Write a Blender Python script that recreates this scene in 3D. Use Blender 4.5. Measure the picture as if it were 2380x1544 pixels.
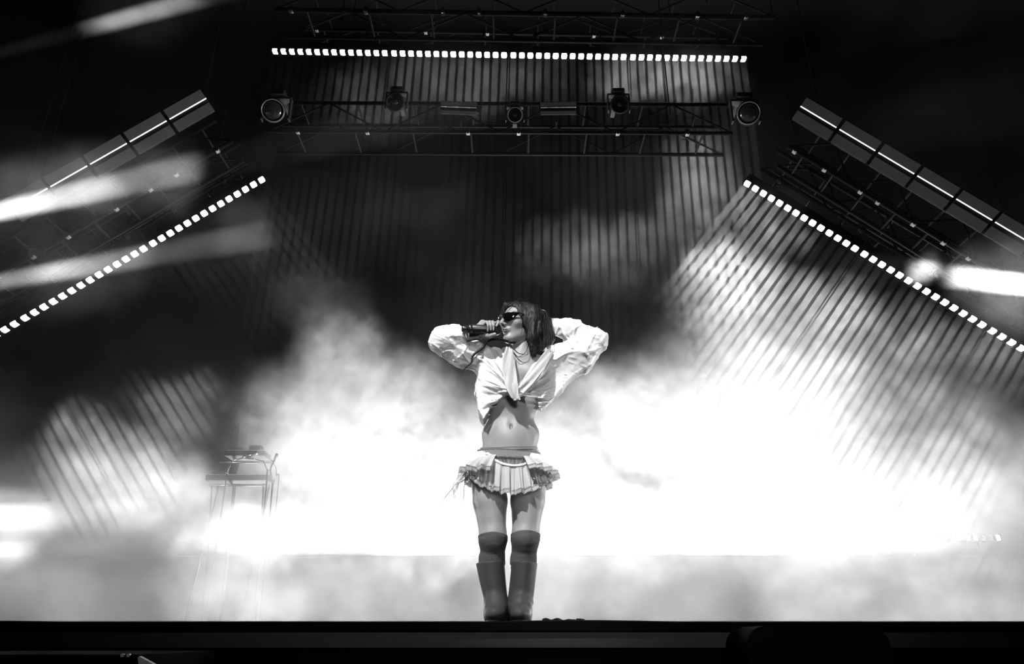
import bpy, bmesh, math, random
import numpy as np
from mathutils import Vector, Matrix

S = bpy.context.scene
for o in list(bpy.data.objects):
    bpy.data.objects.remove(o)
COL = S.collection
random.seed(7)
rng = np.random.default_rng(7)

# ------------------------------------------------------------------ camera, world, exposure
PITCH = math.radians(22.6)
FPX = 1700.0                                   # focal length in pixels of the 2380 x 1544 frame
CAM = Vector((0.0, -3.6, -0.057))              # a photographer in the pit, eyes just under the stage top
cam = bpy.data.objects.new('camera', bpy.data.cameras.new('camera'))
COL.objects.link(cam)
cam.location = CAM
cam.rotation_euler = (math.pi / 2 + PITCH, 0, 0)
cam.data.sensor_width = 36
cam.data.lens = 36 * FPX / 2380
cam.data.clip_start = 0.05
S.camera = cam
S.view_settings.view_transform = 'Standard'
S.view_settings.look = 'None'
S.view_settings.gamma = 1
S.view_settings.exposure = 0
S.view_settings.use_curve_mapping = False
world = bpy.data.worlds.new('night')
S.world = world
world.use_nodes = True
world.node_tree.nodes['Background'].inputs[0].default_value = (1, 1, 1, 1)
world.node_tree.nodes['Background'].inputs[1].default_value = 0.0015
cy = S.cycles
cy.volume_bounces = 0
cy.max_bounces = 5
cy.diffuse_bounces = 2
cy.glossy_bounces = 2
cy.transmission_bounces = 3
cy.transparent_max_bounces = 8
cy.volume_step_rate = 10
cy.volume_max_steps = 128
cy.use_adaptive_sampling = True
cy.adaptive_threshold = 0.15
cy.adaptive_min_samples = 40
cy.use_denoising = True
cy.use_light_tree = True
cy.caustics_reflective = False
cy.caustics_refractive = False
cy.sample_clamp_indirect = 4


def at(px, py, Y):
    """the point on the upright plane at depth Y that the photograph shows at that pixel"""
    a = (px - 1190) / FPX
    b = (772 - py) / FPX
    d = Vector((a, math.cos(PITCH) - b * math.sin(PITCH), math.sin(PITCH) + b * math.cos(PITCH)))
    return CAM + d * ((Y - CAM.y) / d.y)


def px_size(py, Y):
    """metres per pixel there"""
    b = (772 - py) / FPX
    return (Y - CAM.y) / (math.cos(PITCH) - b * math.sin(PITCH)) / FPX


# ------------------------------------------------------------------ lamps
def area_lamp(name, loc, aim, sx, sy, power, spread, parent=None):
    l = bpy.data.lights.new(name, 'AREA')
    l.shape = 'RECTANGLE'
    l.size, l.size_y, l.energy, l.spread = sx, sy, power, spread
    o = bpy.data.objects.new(name, l)
    COL.objects.link(o)
    o.location = loc
    o.rotation_euler = Vector(aim).to_track_quat('-Z', 'Y').to_euler()
    return o


def spot_lamp(name, loc, target, power, angle, blend=0.15, radius=0.05):
    l = bpy.data.lights.new(name, 'SPOT')
    l.energy, l.spot_size, l.spot_blend, l.shadow_soft_size = power, math.radians(angle), blend, radius
    o = bpy.data.objects.new(name, l)
    COL.objects.link(o)
    o.location = loc
    o.rotation_euler = (Vector(target) - Vector(loc)).to_track_quat('-Z', 'Y').to_euler()
    return o


# show lights outside the frame: key from the front-of-house, and side beams through the haze
spot_lamp('key_light', (-2.4, -5.6, 7.6), (0, 0, 1.0), 6800, 12, 0.35, 0.10)
area_lamp('front_fill', (1.0, -9.0, 2.4), (-0.10, 1, -0.14), 1.6, 1.0, 10, math.radians(26))
area_lamp('riser_scatter_fill', (0.6, 7.36, 0.42), (0, -1, -0.02), 8.5, 0.25, 300, math.radians(110))  # added lamp standing in for light scattered repeatedly through the low smoke
ARCH_Y = 4.0
for (x0, y0, x1, y1, Y, power, ang) in [
        (-700, 310, 330, 33, 1.9, 150000, 2.3),
        (-700, 648, 300, 424, 1.8, 95000, 3.9),
        (-700, 778, 300, 602, 1.8, 70000, 3.3),
        (-900, 1200, 100, 1203, 5.0, 22000, 4.0),
        (-900, 1290, 20, 1281, 3.0, 12000, 2.4),
        (3100, 748, 2290, 652, 1.8, 120000, 3.8)]:
    spot_lamp('side_beam', at(x0, y0, Y), at(x1, y1, Y), power, ang, 0.12, 0.03)
# added lamps, unseen in the wings, that brighten the smoke over the stage floor
area_lamp('added_wing_fill_left', (-9.5, 3.2, 0.9), (1, 0.02, 0.0), 1.6, 0.8, 130, math.radians(60))
area_lamp('added_wing_fill_right', (9.5, 3.2, 0.9), (-1, 0.02, 0.0), 1.6, 0.8, 360, math.radians(60))

# ------------------------------------------------------------------ stage haze (one volume, density from a node field)
class Field:
    def __init__(self, ng):
        self.N, self.L = ng.nodes, ng.links

    def put(self, sock, v):
        if hasattr(v, 'is_linked'):
            self.L.new(v, sock)
        else:
            sock.default_value = v

    def m(self, op, a, b=0.0, c=0.0, clamp=False):
        n = self.N.new('ShaderNodeMath')
        n.operation, n.use_clamp = op, clamp
        self.put(n.inputs[0], a)
        self.put(n.inputs[1], b)
        if op in ('MULTIPLY_ADD', 'SMOOTH_MAX', 'SMOOTH_MIN'):
            self.put(n.inputs[2], c)
        return n.outputs[0]

    def v(self, op, a, b=(0, 0, 0)):
        n = self.N.new('ShaderNodeVectorMath')
        n.operation = op
        self.put(n.inputs[0], a)
        if op == 'SCALE':
            self.put(n.inputs['Scale'], b)
        elif op != 'LENGTH':
            self.put(n.inputs[1], b)
        return n.outputs['Value'] if op == 'LENGTH' else n.outputs['Vector']

    def noise(self, vec, scale, detail, out='Fac', rough=0.55, distortion=0.0):
        n = self.N.new('ShaderNodeTexNoise')
        n.inputs['Scale'].default_value = scale
        n.inputs['Detail'].default_value = detail
        n.inputs['Roughness'].default_value = rough
        n.inputs['Distortion'].default_value = distortion
        self.L.new(vec, n.inputs['Vector'])
        return n.outputs[0] if out == 'Fac' else n.outputs[1]

    def ramp(self, x, a, b, lo=0.0, hi=1.0, smooth=True):
        n = self.N.new('ShaderNodeMapRange')
        n.interpolation_type = 'SMOOTHSTEP' if smooth else 'LINEAR'
        self.put(n.inputs[0], x)
        for i, val in zip((1, 2, 3, 4), (a, b, lo, hi)):
            n.inputs[i].default_value = val
        return n.outputs[0]


# puffs of smoke: pixel centre, radii in pixels, depth, half depth in metres, density
PUFFS = [
    # plume behind the performer's right
    (800, 1010, 240, 190, 6.0, 1.3, 0.55), (800, 840, 110, 120, 6.0, 0.9, 0.42), (930, 930, 170, 110, 6.2, 1.0, 0.34),
    (740, 690, 120, 80, 6.2, 0.9, 0.05),
    # middle
    (1180, 1215, 760, 120, 6.3, 1.0, 0.55),
    (1180, 1090, 330, 170, 6.6, 1.2, 0.45), (1400, 930, 160, 90, 6.4, 1.0, 0.30),
    (1500, 990, 200, 140, 6.2, 1.0, 0.55),
    # smoke rolling over the front of the deck
    (120, 1400, 260, 75, 2.4, 0.5, 0.30), (470, 1370, 190, 70, 2.8, 0.5, 0.28), (560, 1380, 190, 90, 4.6, 0.5, 0.6), (850, 1390, 240, 90, 2.6, 0.6, 0.42), (1290, 1390, 230, 90, 2.6, 0.6, 0.42),
    (1600, 1330, 110, 40, 2.8, 0.4, 0.12), (1900, 1350, 170, 90, 2.6, 0.5, 0.30), (2200, 1390, 210, 90, 2.4, 0.5, 0.26), (180, 1290, 110, 40, 3.0, 0.4, 0.14),
    (2230, 1080, 170, 190, 3.6, 0.7, 0.13), (2260, 830, 120, 110, 4.2, 0.6, 0.05),
    # plume on the right
    (1760, 960, 290, 240, 5.2, 1.4, 0.44), (1690, 700, 150, 130, 4.3, 0.7, 0.26), (1880, 1120, 240, 200, 5.2, 1.2, 0.42),
    (1850, 760, 190, 120, 4.3, 0.6, 0.22), (2080, 860, 150, 150, 4.5, 0.7, 0.12), (2080, 1180, 130, 230, 5.0, 0.9, 0.25),
    (1790, 500, 120, 110, 4.0, 0.35, 0.10),
    # left plume under the left battens
    (340, 1140, 170, 90, 6.0, 0.8, 0.35),
    (300, 1130, 190, 120, 4.3, 0.8, 0.28), (230, 1010, 70, 80, 4.1, 0.4, 0.16), (430, 960, 100, 100, 4.2, 0.5, 0.10),
    (420, 1180, 150, 100, 4.4, 0.5, 0.22), (600, 1180, 140, 110, 6.6, 0.5, 0.30), (560, 1262, 170, 75, 4.7, 0.5, 1.3),
    # thin veils under the top battens and on the arch's right shoulder
    (1540, 175, 190, 60, 4.0, 0.5, 0.13), (1080, 185, 300, 80, 4.0, 0.4, 0.035), (860, 220, 140, 90, 4.0, 0.4, 0.02),
    (1630, 440, 100, 140, 4.1, 0.5, 0.085), (1400, 590, 200, 70, 4.3, 0.9, 0.05),
]
# torn puffs that drift through the side beams
TORN = [
    (330, 20, 150, 90, 1.9, 0.30, 0.072), (60, 480, 150, 130, 1.8, 0.30, 0.099), (190, 450, 120, 130, 1.8, 0.30, 0.081),
    (300, 425, 90, 120, 1.8, 0.30, 0.029), (390, 400, 70, 110, 1.8, 0.30, 0.043), (150, 632, 100, 110, 1.8, 0.30, 0.090), (260, 610, 100, 110, 1.8, 0.30, 0.054),
    (560, 548, 75, 90, 1.8, 0.30, 0.040), (30, 645, 90, 90, 1.8, 0.30, 0.029), (420, 575, 130, 100, 1.8, 0.30, 0.016),
    (20, 1203, 130, 60, 5.0, 0.6, 1.2), (5, 1281, 62, 45, 3.0, 0.3, 1.6),
    (2370, 663, 150, 110, 1.8, 0.30, 0.324), (2260, 645, 55, 80, 1.8, 0.25, 0.234), (2143, 626, 34, 34, 1.8, 0.15, 0.324),
]
vol = bpy.data.objects.new('stage_haze', bpy.data.volumes.new('stage_haze'))
COL.objects.link(vol)
vol['label'] = 'white stage smoke billowing over the stage behind the performer'
vol['category'] = 'smoke'
vol['kind'] = 'stuff'
ng = bpy.data.node_groups.new('haze_field', 'GeometryNodeTree')
ng.interface.new_socket('Geometry', in_out='INPUT', socket_type='NodeSocketGeometry')
ng.interface.new_socket('Geometry', in_out='OUTPUT', socket_type='NodeSocketGeometry')
f = Field(ng)
VX = 0.058
HMIN, HMAX = (-9.0, 0.75, 0.01), (9.0, 8.0, 8.4)
cube = f.N.new('GeometryNodeVolumeCube')
cube.inputs['Min'].default_value = HMIN
cube.inputs['Max'].default_value = HMAX
for k, ax in enumerate('XYZ'):
    cube.inputs['Resolution ' + ax].default_value = int((HMAX[k] - HMIN[k]) / VX)
pos = f.N.new('GeometryNodeInputPosition').outputs[0]
sep = f.N.new('ShaderNodeSeparateXYZ')
f.L.new(pos, sep.inputs[0])
X, Yc, Z = sep.outputs[0], sep.outputs[1], sep.outputs[2]
warp = f.v('SCALE', f.v('SUBTRACT', f.noise(pos, 0.9, 5, 'Color', 0.6), (0.5, 0.5, 0.5)), 1.0)
fine = f.v('SCALE', f.v('SUBTRACT', f.noise(pos, 2.6, 6, 'Color', 0.7), (0.5, 0.5, 0.5)), 0.7)
warped = f.v('ADD', f.v('ADD', pos, warp), fine)
total = None
for (px, py, rx, ry, Y, rd, dens) in PUFFS:
    c = at(px, py, Y)
    s = px_size(py, Y)
    q = f.v('LENGTH', f.v('MULTIPLY', f.v('SUBTRACT', warped, tuple(c)), (1 / (rx * s * 1.25), 1 / (rd * 1.3), 1 / (ry * s * 1.25))))
    one = f.ramp(q, 1.0, 0.3, 0.0, dens)
    total = one if total is None else f.m('MAXIMUM', total, one)
torn = None
near = f.v('ADD', pos, f.v('SCALE', fine, 0.75))
for (px, py, rx, ry, Y, rd, dens) in TORN:
    c = at(px, py, Y)
    s = px_size(py, Y)
    q = f.v('LENGTH', f.v('MULTIPLY', f.v('SUBTRACT', near, tuple(c)), (1 / (rx * s * 1.2), 1 / (rd * 1.3), 1 / (ry * s * 1.3))))
    one = f.ramp(q, 1.0, 0.45, 0.0, dens)
    torn = one if torn is None else f.m('MAXIMUM', torn, one)
torn = f.m('MULTIPLY', torn, f.ramp(f.noise(pos, 3.5, 5, 'Fac', 0.65), 0.34, 0.60, 0.35, 1.2, False))
billow = f.ramp(f.noise(f.v('ADD', pos, f.v('SCALE', fine, 0.5)), 1.9, 6, 'Fac', 0.68, 0.9), 0.40, 0.60, 0.22, 1.6, False)
curls = f.ramp(f.noise(f.v('ADD', pos, f.v('SCALE', fine, 0.8)), 4.6, 5, 'Fac', 0.72, 0.7), 0.36, 0.64, 0.25, 1.75, False)
body = f.m('MULTIPLY', f.m('MULTIPLY', total, billow), curls)
# low smoke lying on the stage floor and a faint all-over haze
low = f.ramp(f.v('LENGTH', f.v('MULTIPLY', warped, (0, 0, 1))), 1.7, 0.2, 0.0, 0.10)
lowtex = f.ramp(f.noise(f.v('ADD', pos, fine), 1.3, 5, 'Fac', 0.62), 0.40, 0.60, 0.02, 1.6, False)
low = f.m('MULTIPLY', f.m('MULTIPLY', low, lowtex), f.ramp(Yc, 3.9, 2.4, 0.12, 1.0))
thin = f.ramp(f.noise(pos, 0.55, 4, 'Fac', 0.6), 0.48, 0.74, 0.0004, 0.006, False)
dens = f.m('ADD', f.m('ADD', body, low), f.m('ADD', thin, torn))
dens = f.m('MULTIPLY', f.m('MULTIPLY', dens, f.ramp(Z, 8.3, 6.0)), f.ramp(Yc, 7.4, 6.0))            # the smoke thins out towards the riser's lamps
f.L.new(dens, cube.inputs['Density'])
smat = f.N.new('GeometryNodeSetMaterial')
f.L.new(cube.outputs[0], smat.inputs[0])
gout = f.N.new('NodeGroupOutput')
f.L.new(smat.outputs[0], gout.inputs[0])
hm = bpy.data.materials.new('smoke')
hm.use_nodes = True
hm.node_tree.nodes.clear()
ho = hm.node_tree.nodes.new('ShaderNodeOutputMaterial')
hv = hm.node_tree.nodes.new('ShaderNodeVolumePrincipled')
hv.inputs['Density'].default_value = 1.0
hv.inputs['Color'].default_value = (0.9, 0.9, 0.9, 1)
hv.inputs['Anisotropy'].default_value = 0.35
hm.node_tree.links.new(hv.outputs[0], ho.inputs['Volume'])
smat.inputs['Material'].default_value = hm
md = vol.modifiers.new('field', 'NODES')
md.node_group = ng

# ------------------------------------------------------------------ helpers for meshes, materials and tags
def mat(name, col, rough=0.6, metal=0.0, emit=0.0, spec=0.5, bump=0.0, bscale=60.0, var=0.0, vscale=8.0):
    m = bpy.data.materials.new(name)
    m.use_nodes = True
    nt = m.node_tree
    b = nt.nodes['Principled BSDF']
    b.inputs['Base Color'].default_value = (col, col, col, 1)
    b.inputs['Roughness'].default_value = rough
    b.inputs['Metallic'].default_value = metal
    b.inputs['Specular IOR Level'].default_value = spec
    if emit:
        b.inputs['Emission Color'].default_value = (1, 1, 1, 1)
        b.inputs['Emission Strength'].default_value = emit
        m.cycles.emission_sampling = 'NONE'
    tc = nt.nodes.new('ShaderNodeTexCoord')
    if var:
        n = nt.nodes.new('ShaderNodeTexNoise')
        n.inputs['Scale'].default_value = vscale
        n.inputs['Detail'].default_value = 5
        r = nt.nodes.new('ShaderNodeMapRange')
        r.inputs[3].default_value = col * (1 - var)
        r.inputs[4].default_value = col * (1 + var)
        nt.links.new(tc.outputs['Object'], n.inputs['Vector'])
        nt.links.new(n.outputs[0], r.inputs[0])
        nt.links.new(r.outputs[0], b.inputs['Base Color'])
    if bump:
        n = nt.nodes.new('ShaderNodeTexNoise')
        n.inputs['Scale'].default_value = bscale
        n.inputs['Detail'].default_value = 4
        bp = nt.nodes.new('ShaderNodeBump')
        bp.inputs['Strength'].default_value = bump
        bp.inputs['Distance'].default_value = 0.004
        nt.links.new(tc.outputs['Object'], n.inputs['Vector'])
        nt.links.new(n.outputs[0], bp.inputs['Height'])
        nt.links.new(bp.outputs[0], b.inputs['Normal'])
    return m


M = dict(
    deck=mat('stage_deck', 0.02, 0.7, bump=0.3, bscale=25, var=0.3),
    fascia=mat('stage_fascia', 0.0012, 0.95, spec=0.06, bump=0.3, bscale=40),
    lip=mat('stage_lip', 0.002, 0.9, spec=0.1, bump=0.3, bscale=30, var=0.3),
    drape=mat('black_drape', 0.004, 0.95, spec=0.1, bump=0.5, bscale=10),
    baffle=mat('matt_black_baffle', 0.0006, 0.95, spec=0.02),
    black=mat('black_paint', 0.004, 0.65, spec=0.2, var=0.3),
    truss=mat('dark_truss_metal', 0.0012, 0.7, 0.0, spec=0.06, var=0.3, vscale=20),
    clamp=mat('bare_clamp_metal', 0.05, 0.45, 1.0),
    cell=mat('lit_cell', 0.8, 0.5, emit=9.0),
    cell_off=mat('dim_cell', 0.12, 0.4, emit=0.05),
    plate=mat('strobe_plate', 0.02, 0.6, emit=0.011, bump=0.6, bscale=160, var=0.35, vscale=120),
    tube=mat('strobe_tube', 0.8, 0.3, emit=1.0),
    tube_dim=mat('dim_strobe_tube', 0.5, 0.3, emit=0.035),
    glass=mat('lens_glass', 0.02, 0.12, spec=0.8, bump=0.25, bscale=25),
    ring=mat('lens_ring', 0.22, 0.35, 0.7, emit=0.03),
    chrome=mat('chrome', 0.30, 0.25, 1.0),
    gear=mat('gear_casing', 0.008, 0.8, spec=0.08, var=0.3, vscale=15),
    paper=mat('white_tape', 0.75, 0.7, bump=0.4, var=0.2, vscale=30),
)


def mesh(name, bm, material, parent=None, smooth=False, loc=None):
    me = bpy.data.meshes.new(name)
    if smooth:
        for f_ in bm.faces:
            f_.smooth = True
    bm.to_mesh(me)
    bm.free()
    me.materials.append(material)
    o = bpy.data.objects.new(name, me)
    COL.objects.link(o)
    if parent is not None:
        o.parent = parent
    if loc is not None:
        o.location = loc
    return o


def tag(o, label=None, cat=None, group=None, kind=None):
    for k, v in (('label', label), ('category', cat), ('group', group), ('kind', kind)):
        if v:
            o[k] = v
    return o


def empty(name, loc, label, cat, group=None, rot=None):
    o = bpy.data.objects.new(name, None)
    COL.objects.link(o)
    o.empty_display_size = 0.1
    o.location = loc
    if rot is not None:
        o.rotation_euler = rot
    return tag(o, label, cat, group)


def copy_tree(o, parent=None):
    c = o.copy()
    COL.objects.link(c)
    if parent is not None:
        c.parent = parent
    for ch in list(o.children):
        copy_tree(ch, c)
    return c


def box(bm, c, s, bevel=0.0, rot=None):
    mt = Matrix.Translation(c)
    if rot is not None:
        mt = mt @ rot
    r = bmesh.ops.create_cube(bm, size=1, matrix=mt @ Matrix.Diagonal((s[0], s[1], s[2], 1)))
    if bevel:
        es = {e for v in r['verts'] for e in v.link_edges}
        bmesh.ops.bevel(bm, geom=list(es), offset=bevel, segments=2, profile=0.6, affect='EDGES', clamp_overlap=True)


def rod(bm, a, b, r, n=8, r2=None):
    a, b = Vector(a), Vector(b)
    d = b - a
    q = d.to_track_quat('Z', 'Y').to_matrix().to_4x4()
    bmesh.ops.create_cone(bm, cap_ends=True, segments=n, radius1=r, radius2=r if r2 is None else r2, depth=d.length,
                          matrix=Matrix.Translation((a + b) / 2) @ q)


def lathe(bm, prof, n=24, axis=None):
    """prof: (radius, height) pairs, turned about z, then axis matrix"""
    rows = []
    for r, h in prof:
        row = []
        for i in range(n):
            t = 2 * math.pi * i / n
            p = Vector((r * math.cos(t), r * math.sin(t), h))
            row.append(bm.verts.new(axis @ p if axis is not None else p))
        rows.append(row)
    for a, b in zip(rows, rows[1:]):
        for i in range(n):
            bm.faces.new((a[i], a[(i + 1) % n], b[(i + 1) % n], b[i]))
    for row, flip in ((rows[0], True), (rows[-1], False)):
        bm.faces.new(row[::-1] if flip else row)


def B():
    return bmesh.new()


# ------------------------------------------------------------------ the stage
EDGE_Y = -0.33
RISER_Y, RISER_Z = 7.45, 1.02
b = B()
box(b, (0, (EDGE_Y + 9.4) / 2, -0.05), (24, 9.4 - EDGE_Y, 0.1))
tag(mesh('floor', b, M['deck']), 'black stage deck the performer stands on', None, None, 'structure')
b = B()
box(b, (0, EDGE_Y + 0.06, -0.95), (24, 0.06, 1.7))
tag(mesh('wall_front', b, M['fascia']), 'black fascia under the stage edge', None, None, 'structure')
# the edge strip along the front of the deck, a little wavy where the stage carpet is folded over it
b = B()
n = 240
ring_ = []
for i in range(n + 1):
    x = -12 + 24 * i / n
    w = 0.004 * math.sin(x * 2.1 + 1) + 0.003 * math.sin(x * 5.3) - 0.002
    top = 0.001 + max(0.0, w)
    ring_.append([b.verts.new((x, EDGE_Y + 0.005, top)), b.verts.new((x, EDGE_Y - 0.02, top - 0.004)),
                  b.verts.new((x, EDGE_Y - 0.022 + w * 0.4, -0.036)), b.verts.new((x, EDGE_Y + 0.005, -0.036))])
for p_, q_ in zip(ring_, ring_[1:]):
    for k in range(4):
        b.faces.new((p_[k], q_[k], q_[(k + 1) % 4], p_[(k + 1) % 4]))
tag(mesh('trim_1', b, M['lip'], smooth=False), 'dark carpet edge folded over the stage front', None, None, 'structure')
b = B()
box(b, (0, 9.45, 6.0), (26, 0.1, 12.2))
tag(mesh('wall_back', b, M['drape']), 'black drape behind the stage', None, None, 'structure')
b = B()
box(b, (0, 2.5, -1.85), (26, 14, 0.1))
tag(mesh('ground', b, M['fascia']), 'dark pit floor in front of the stage', None, None, 'structure')
b = B()
box(b, (0, (RISER_Y + 9.35) / 2, RISER_Z / 2), (20, 9.35 - RISER_Y, RISER_Z), 0.01)
tag(mesh('stage_riser', b, M['black']), 'long black riser across the back of the stage, lost in white smoke', 'riser')


b = B()
box(b, (0, 3.2, 10.6), (26, 12.6, 0.2))
tag(mesh('ceiling', b, M['drape']), 'dark stage roof high above the trusses', None, None, 'structure')


# ------------------------------------------------------------------ LED battens: 14 lamp cells in a bar
CELL_PITCH = 0.113
BAT_LEN = CELL_PITCH * 14
bmh = B()
box(bmh, (0, 0, 0.075), (BAT_LEN - 0.012, 0.105, 0.10), 0.008)
for i in range(15):                             # baffle bars between the cells cut the light into one beam per cell
    x_ = -BAT_LEN / 2 + i * CELL_PITCH
    w_ = 0.036
    if i in (0, 14):
        x_, w_ = x_ * (1 - 0.018 / BAT_LEN), 0.018
    box(bmh, (x_, 0, 0.0), (w_, 0.10, 0.05))
for x in (-0.45, 0.45):
    box(bmh, (x, 0, 0.135), (0.05, 0.06, 0.03))
housing_me = bpy.data.meshes.new('housing')
bmh.to_mesh(housing_me)
housing_me.materials.append(M['baffle'])
bmc = B()
box(bmc, (0, 0, 0), (0.074, 0.080, 0.040), 0.018)
cell_me = bpy.data.meshes.new('cell')
bmc.to_mesh(cell_me)
cell_me.materials.append(M['cell'])
cell_off_me = cell_me.copy()
cell_off_me.materials[0] = M['cell_off']


def batten(centre, along, shine, label, group, lit=lambda i: True, hang=None):
    """a bar along `along`, its cells shining towards `shine`"""
    along, shine = Vector(along).normalized(), Vector(shine).normalized()
    shine = (shine - along * shine.dot(along)).normalized()
    zx = -shine
    yx = zx.cross(along).normalized()
    rot = Matrix((along, yx, zx)).transposed()
    t = empty('led_batten', centre, label, 'light bar', group, rot.to_euler())
    h = bpy.data.objects.new('housing', housing_me)
    COL.objects.link(h)
    h.parent = t
    if hang:
        inv = rot.inverted()
        for x in (-0.45, 0.45):
            b = B()
            rod(b, (x, 0, 0.13), Vector((x, 0, 0.13)) + inv @ Vector(hang), 0.012, 6)
            mesh('hanger', b, M['truss'], t)
    for i in range(14):
        x = -BAT_LEN / 2 + (i + 0.5) * CELL_PITCH
        c = bpy.data.objects.new('lamp_cell', cell_me if lit(i) else cell_off_me)
        COL.objects.link(c)
        c.parent = t
        c.location = (x, 0, 0.008)
    return t


def batten_row(p0, p1, count, shine, labels, group, beams, hang):
    """battens end to end from p0 towards p1, and the lamp that shines down through their baffles"""
    d = (p1 - p0).normalized()
    out = []
    Ln = BAT_LEN * count + 0.012 * (count - 1)
    shine = Vector(shine)
    shine = (shine - d * shine.dot(d)).normalized()
    l = area_lamp('row_beam', p0 + d * Ln / 2 + shine * 0.014, shine, 0.055, Ln, beams * Ln, 0.0)
    zx = -shine
    l.rotation_euler = Matrix((d.cross(zx), d, zx)).transposed().to_euler()
    for k in range(count):
        out.append(batten(p0 + d * (BAT_LEN * (k + 0.5) + 0.012 * k), d, shine, labels[k], group, hang=hang))
    return out


BEAM = 20.0
ORD = ['first', 'second', 'third', 'fourth', 'fifth', 'sixth', 'seventh', 'eighth', 'ninth', 'tenth']
pT0, pT1 = at(691, 121.5, ARCH_Y), at(1676, 137.5, ARCH_Y)
dT = (pT1 - pT0).normalized()
half = (BAT_LEN * 4 + 0.036) / 2
mid = (pT0 + pT1) / 2
print('top strip length', (pT1 - pT0).length, 'battens', 2 * half)
batten_row(mid - dT * half, mid + dT * half, 4, (0, 0, -1),
           ['lit white light bar at the left end of the overhead row',
            'lit white light bar left of centre in the overhead row',
            'lit white light bar right of centre in the overhead row',
            'lit white light bar at the right end of the overhead row'], 'light bars along the overhead truss', BEAM, (0, 0.10, 0.42))
pR0, pR1 = at(1727, 423, ARCH_Y), at(2380, 815.5, ARCH_Y)
dR = (pR1 - pR0).normalized()
batten_row(pR0, pR1, 3, (dR.z, 0, -dR.x),
           ['lit white light bar at the upper end of the sloping row on the right',
            'lit white light bar in the middle of the sloping row on the right',
            'lit white light bar at the lower right end of the right sloping row'],
           'light bars down the right slope', BEAM * 1.35, (0.10, 0, 0.17))
pL0, pL1 = at(618, 414, ARCH_Y), at(0, 775, ARCH_Y)
dL = (pL1 - pL0).normalized()
batten_row(pL0, pL1, 3, (-dL.z, 0, dL.x),
           ['lit white light bar at the upper end of the sloping row on the left',
            'lit white light bar in the middle of the sloping row on the left',
            'lit white light bar at the lower left end of the left sloping row'],
           'light bars down the left slope', BEAM * 0.75, (-0.10, 0, 0.17))
# floor row on the riser, shining at the audience through the smoke
WASH = 1250.0
xl, xr = at(420, 1250, 7.75), at(2420, 1250, 7.75)
zf = xl.z
nfl = 2
step = BAT_LEN + 0.03
x0 = at(2330, 1250, 7.75).x - nfl * step
xw = at(2330, 1250, 7.75).x - 7 * step
for k in range(nfl):
    last = k == nfl - 1
    t = batten((x0 + (k + 0.5) * step, 7.75, zf), (1, 0, 0), (0, -1, 0),
               'floor light bar at the right end of the riser, few cells lit' if last else
               'second floor light bar from the right end of the riser, seen through smoke', 'floor light bars on the riser',
               lit=(lambda i: i in (0, 1, 9, 10, 13)) if last else (lambda i: True))
    for x in (-0.5, 0.5):
        b = B()
        box(b, (x, (zf - RISER_Z) * 0.5, 0.10), (0.04, (zf - RISER_Z), 0.05))
        box(b, (x, (zf - RISER_Z) - 0.01, 0.10), (0.10, 0.02, 0.25))
        mesh('floor_stand', b, M['black'], t)
for k in range(5):                              # floods low at the back of the riser; its front lip cuts their light off level
    p_ = Vector((xw + (-0.3 + k * 1.45) * step, 8.9, 1.13))
    spot_lamp('floor_flood', p_, p_ + Vector((0, -1, 0.58)), WASH * (0.55, 1.25, 1.45, 1.45, 0.95)[k], 100, 0.3, 0.03)

# ------------------------------------------------------------------ trusses, strobe panels and moving heads
def truss(p, q, label, size=0.42, up=(0, 0, 1), bays=8, clamps=0):
    """a box truss whose lower front chord runs from p to q"""
    p, q = Vector(p), Vector(q)
    if q.x < p.x:
        p, q = q, p
    d = (q - p)
    Ln = d.length
    d.normalize()
    back = Vector((0, 1, 0))
    upv = d.cross(back) * -1
    upv.normalize()
    if upv.z < 0:
        upv.negate()
    t = empty('lighting_truss', p, label, 'truss')
    rot = Matrix((d, back, upv)).transposed().to_4x4()
    t.rotation_euler = rot.to_euler()
    for y in (0, size):
        for z in (0, size):
            b = B()
            rod(b, (0, y, z), (Ln, y, z), 0.024, 10)
            mesh('chord', b, M['truss'], t, True)
    bm_ = B()
    w = Ln / bays
    rod(bm_, (0, 0, 0), (w, 0, size), 0.012, 6)
    br_me = bpy.data.meshes.new('brace')
    bm_.to_mesh(br_me)
    bm_.free()
    br_me.materials.append(M['truss'])
    bm_ = B()
    rod(bm_, (0, 0, 0), (0, size, 0), 0.012, 6)
    st_me = bpy.data.meshes.new('strut')
    bm_.to_mesh(st_me)
    bm_.free()
    st_me.materials.append(M['truss'])
    for i in range(bays):
        for y in (0, size):
            o = bpy.data.objects.new('brace', br_me)
            COL.objects.link(o)
            o.parent = t
            o.location = (i * w, y, 0)
            if i % 2:
                o.location = (i * w, y, size)
                o.scale = (1, 1, -1)
        for z in (0, size):
            o = bpy.data.objects.new('strut', st_me)
            COL.objects.link(o)
            o.parent = t
            o.location = ((i + 0.5) * w, 0, z)
    for k in range(clamps):
        x = Ln * (k + 0.5 + random.uniform(-0.3, 0.3)) / clamps
        b = B()
        box(b, (0, 0, 0), (0.05, 0.06, 0.06), 0.01)
        rod(b, (0, -0.035, -0.05), (0, -0.035, 0.04), 0.008, 6)
        o = mesh('clamp', b, M['clamp'], t)
        o.location = (x, 0, 0)
    for fx in (0.12, 0.88):                        # chains up to the roof
        b = B()
        a_ = Vector((Ln * fx, size / 2, size))
        inv = rot.to_3x3().inverted()
        rod(b, a_, a_ + inv @ Vector((0, 0, 10.42 - (p + rot.to_3x3() @ a_).z)), 0.008, 5)
        mesh('hoist_chain', b, M['truss'], t)
    return t


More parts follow.
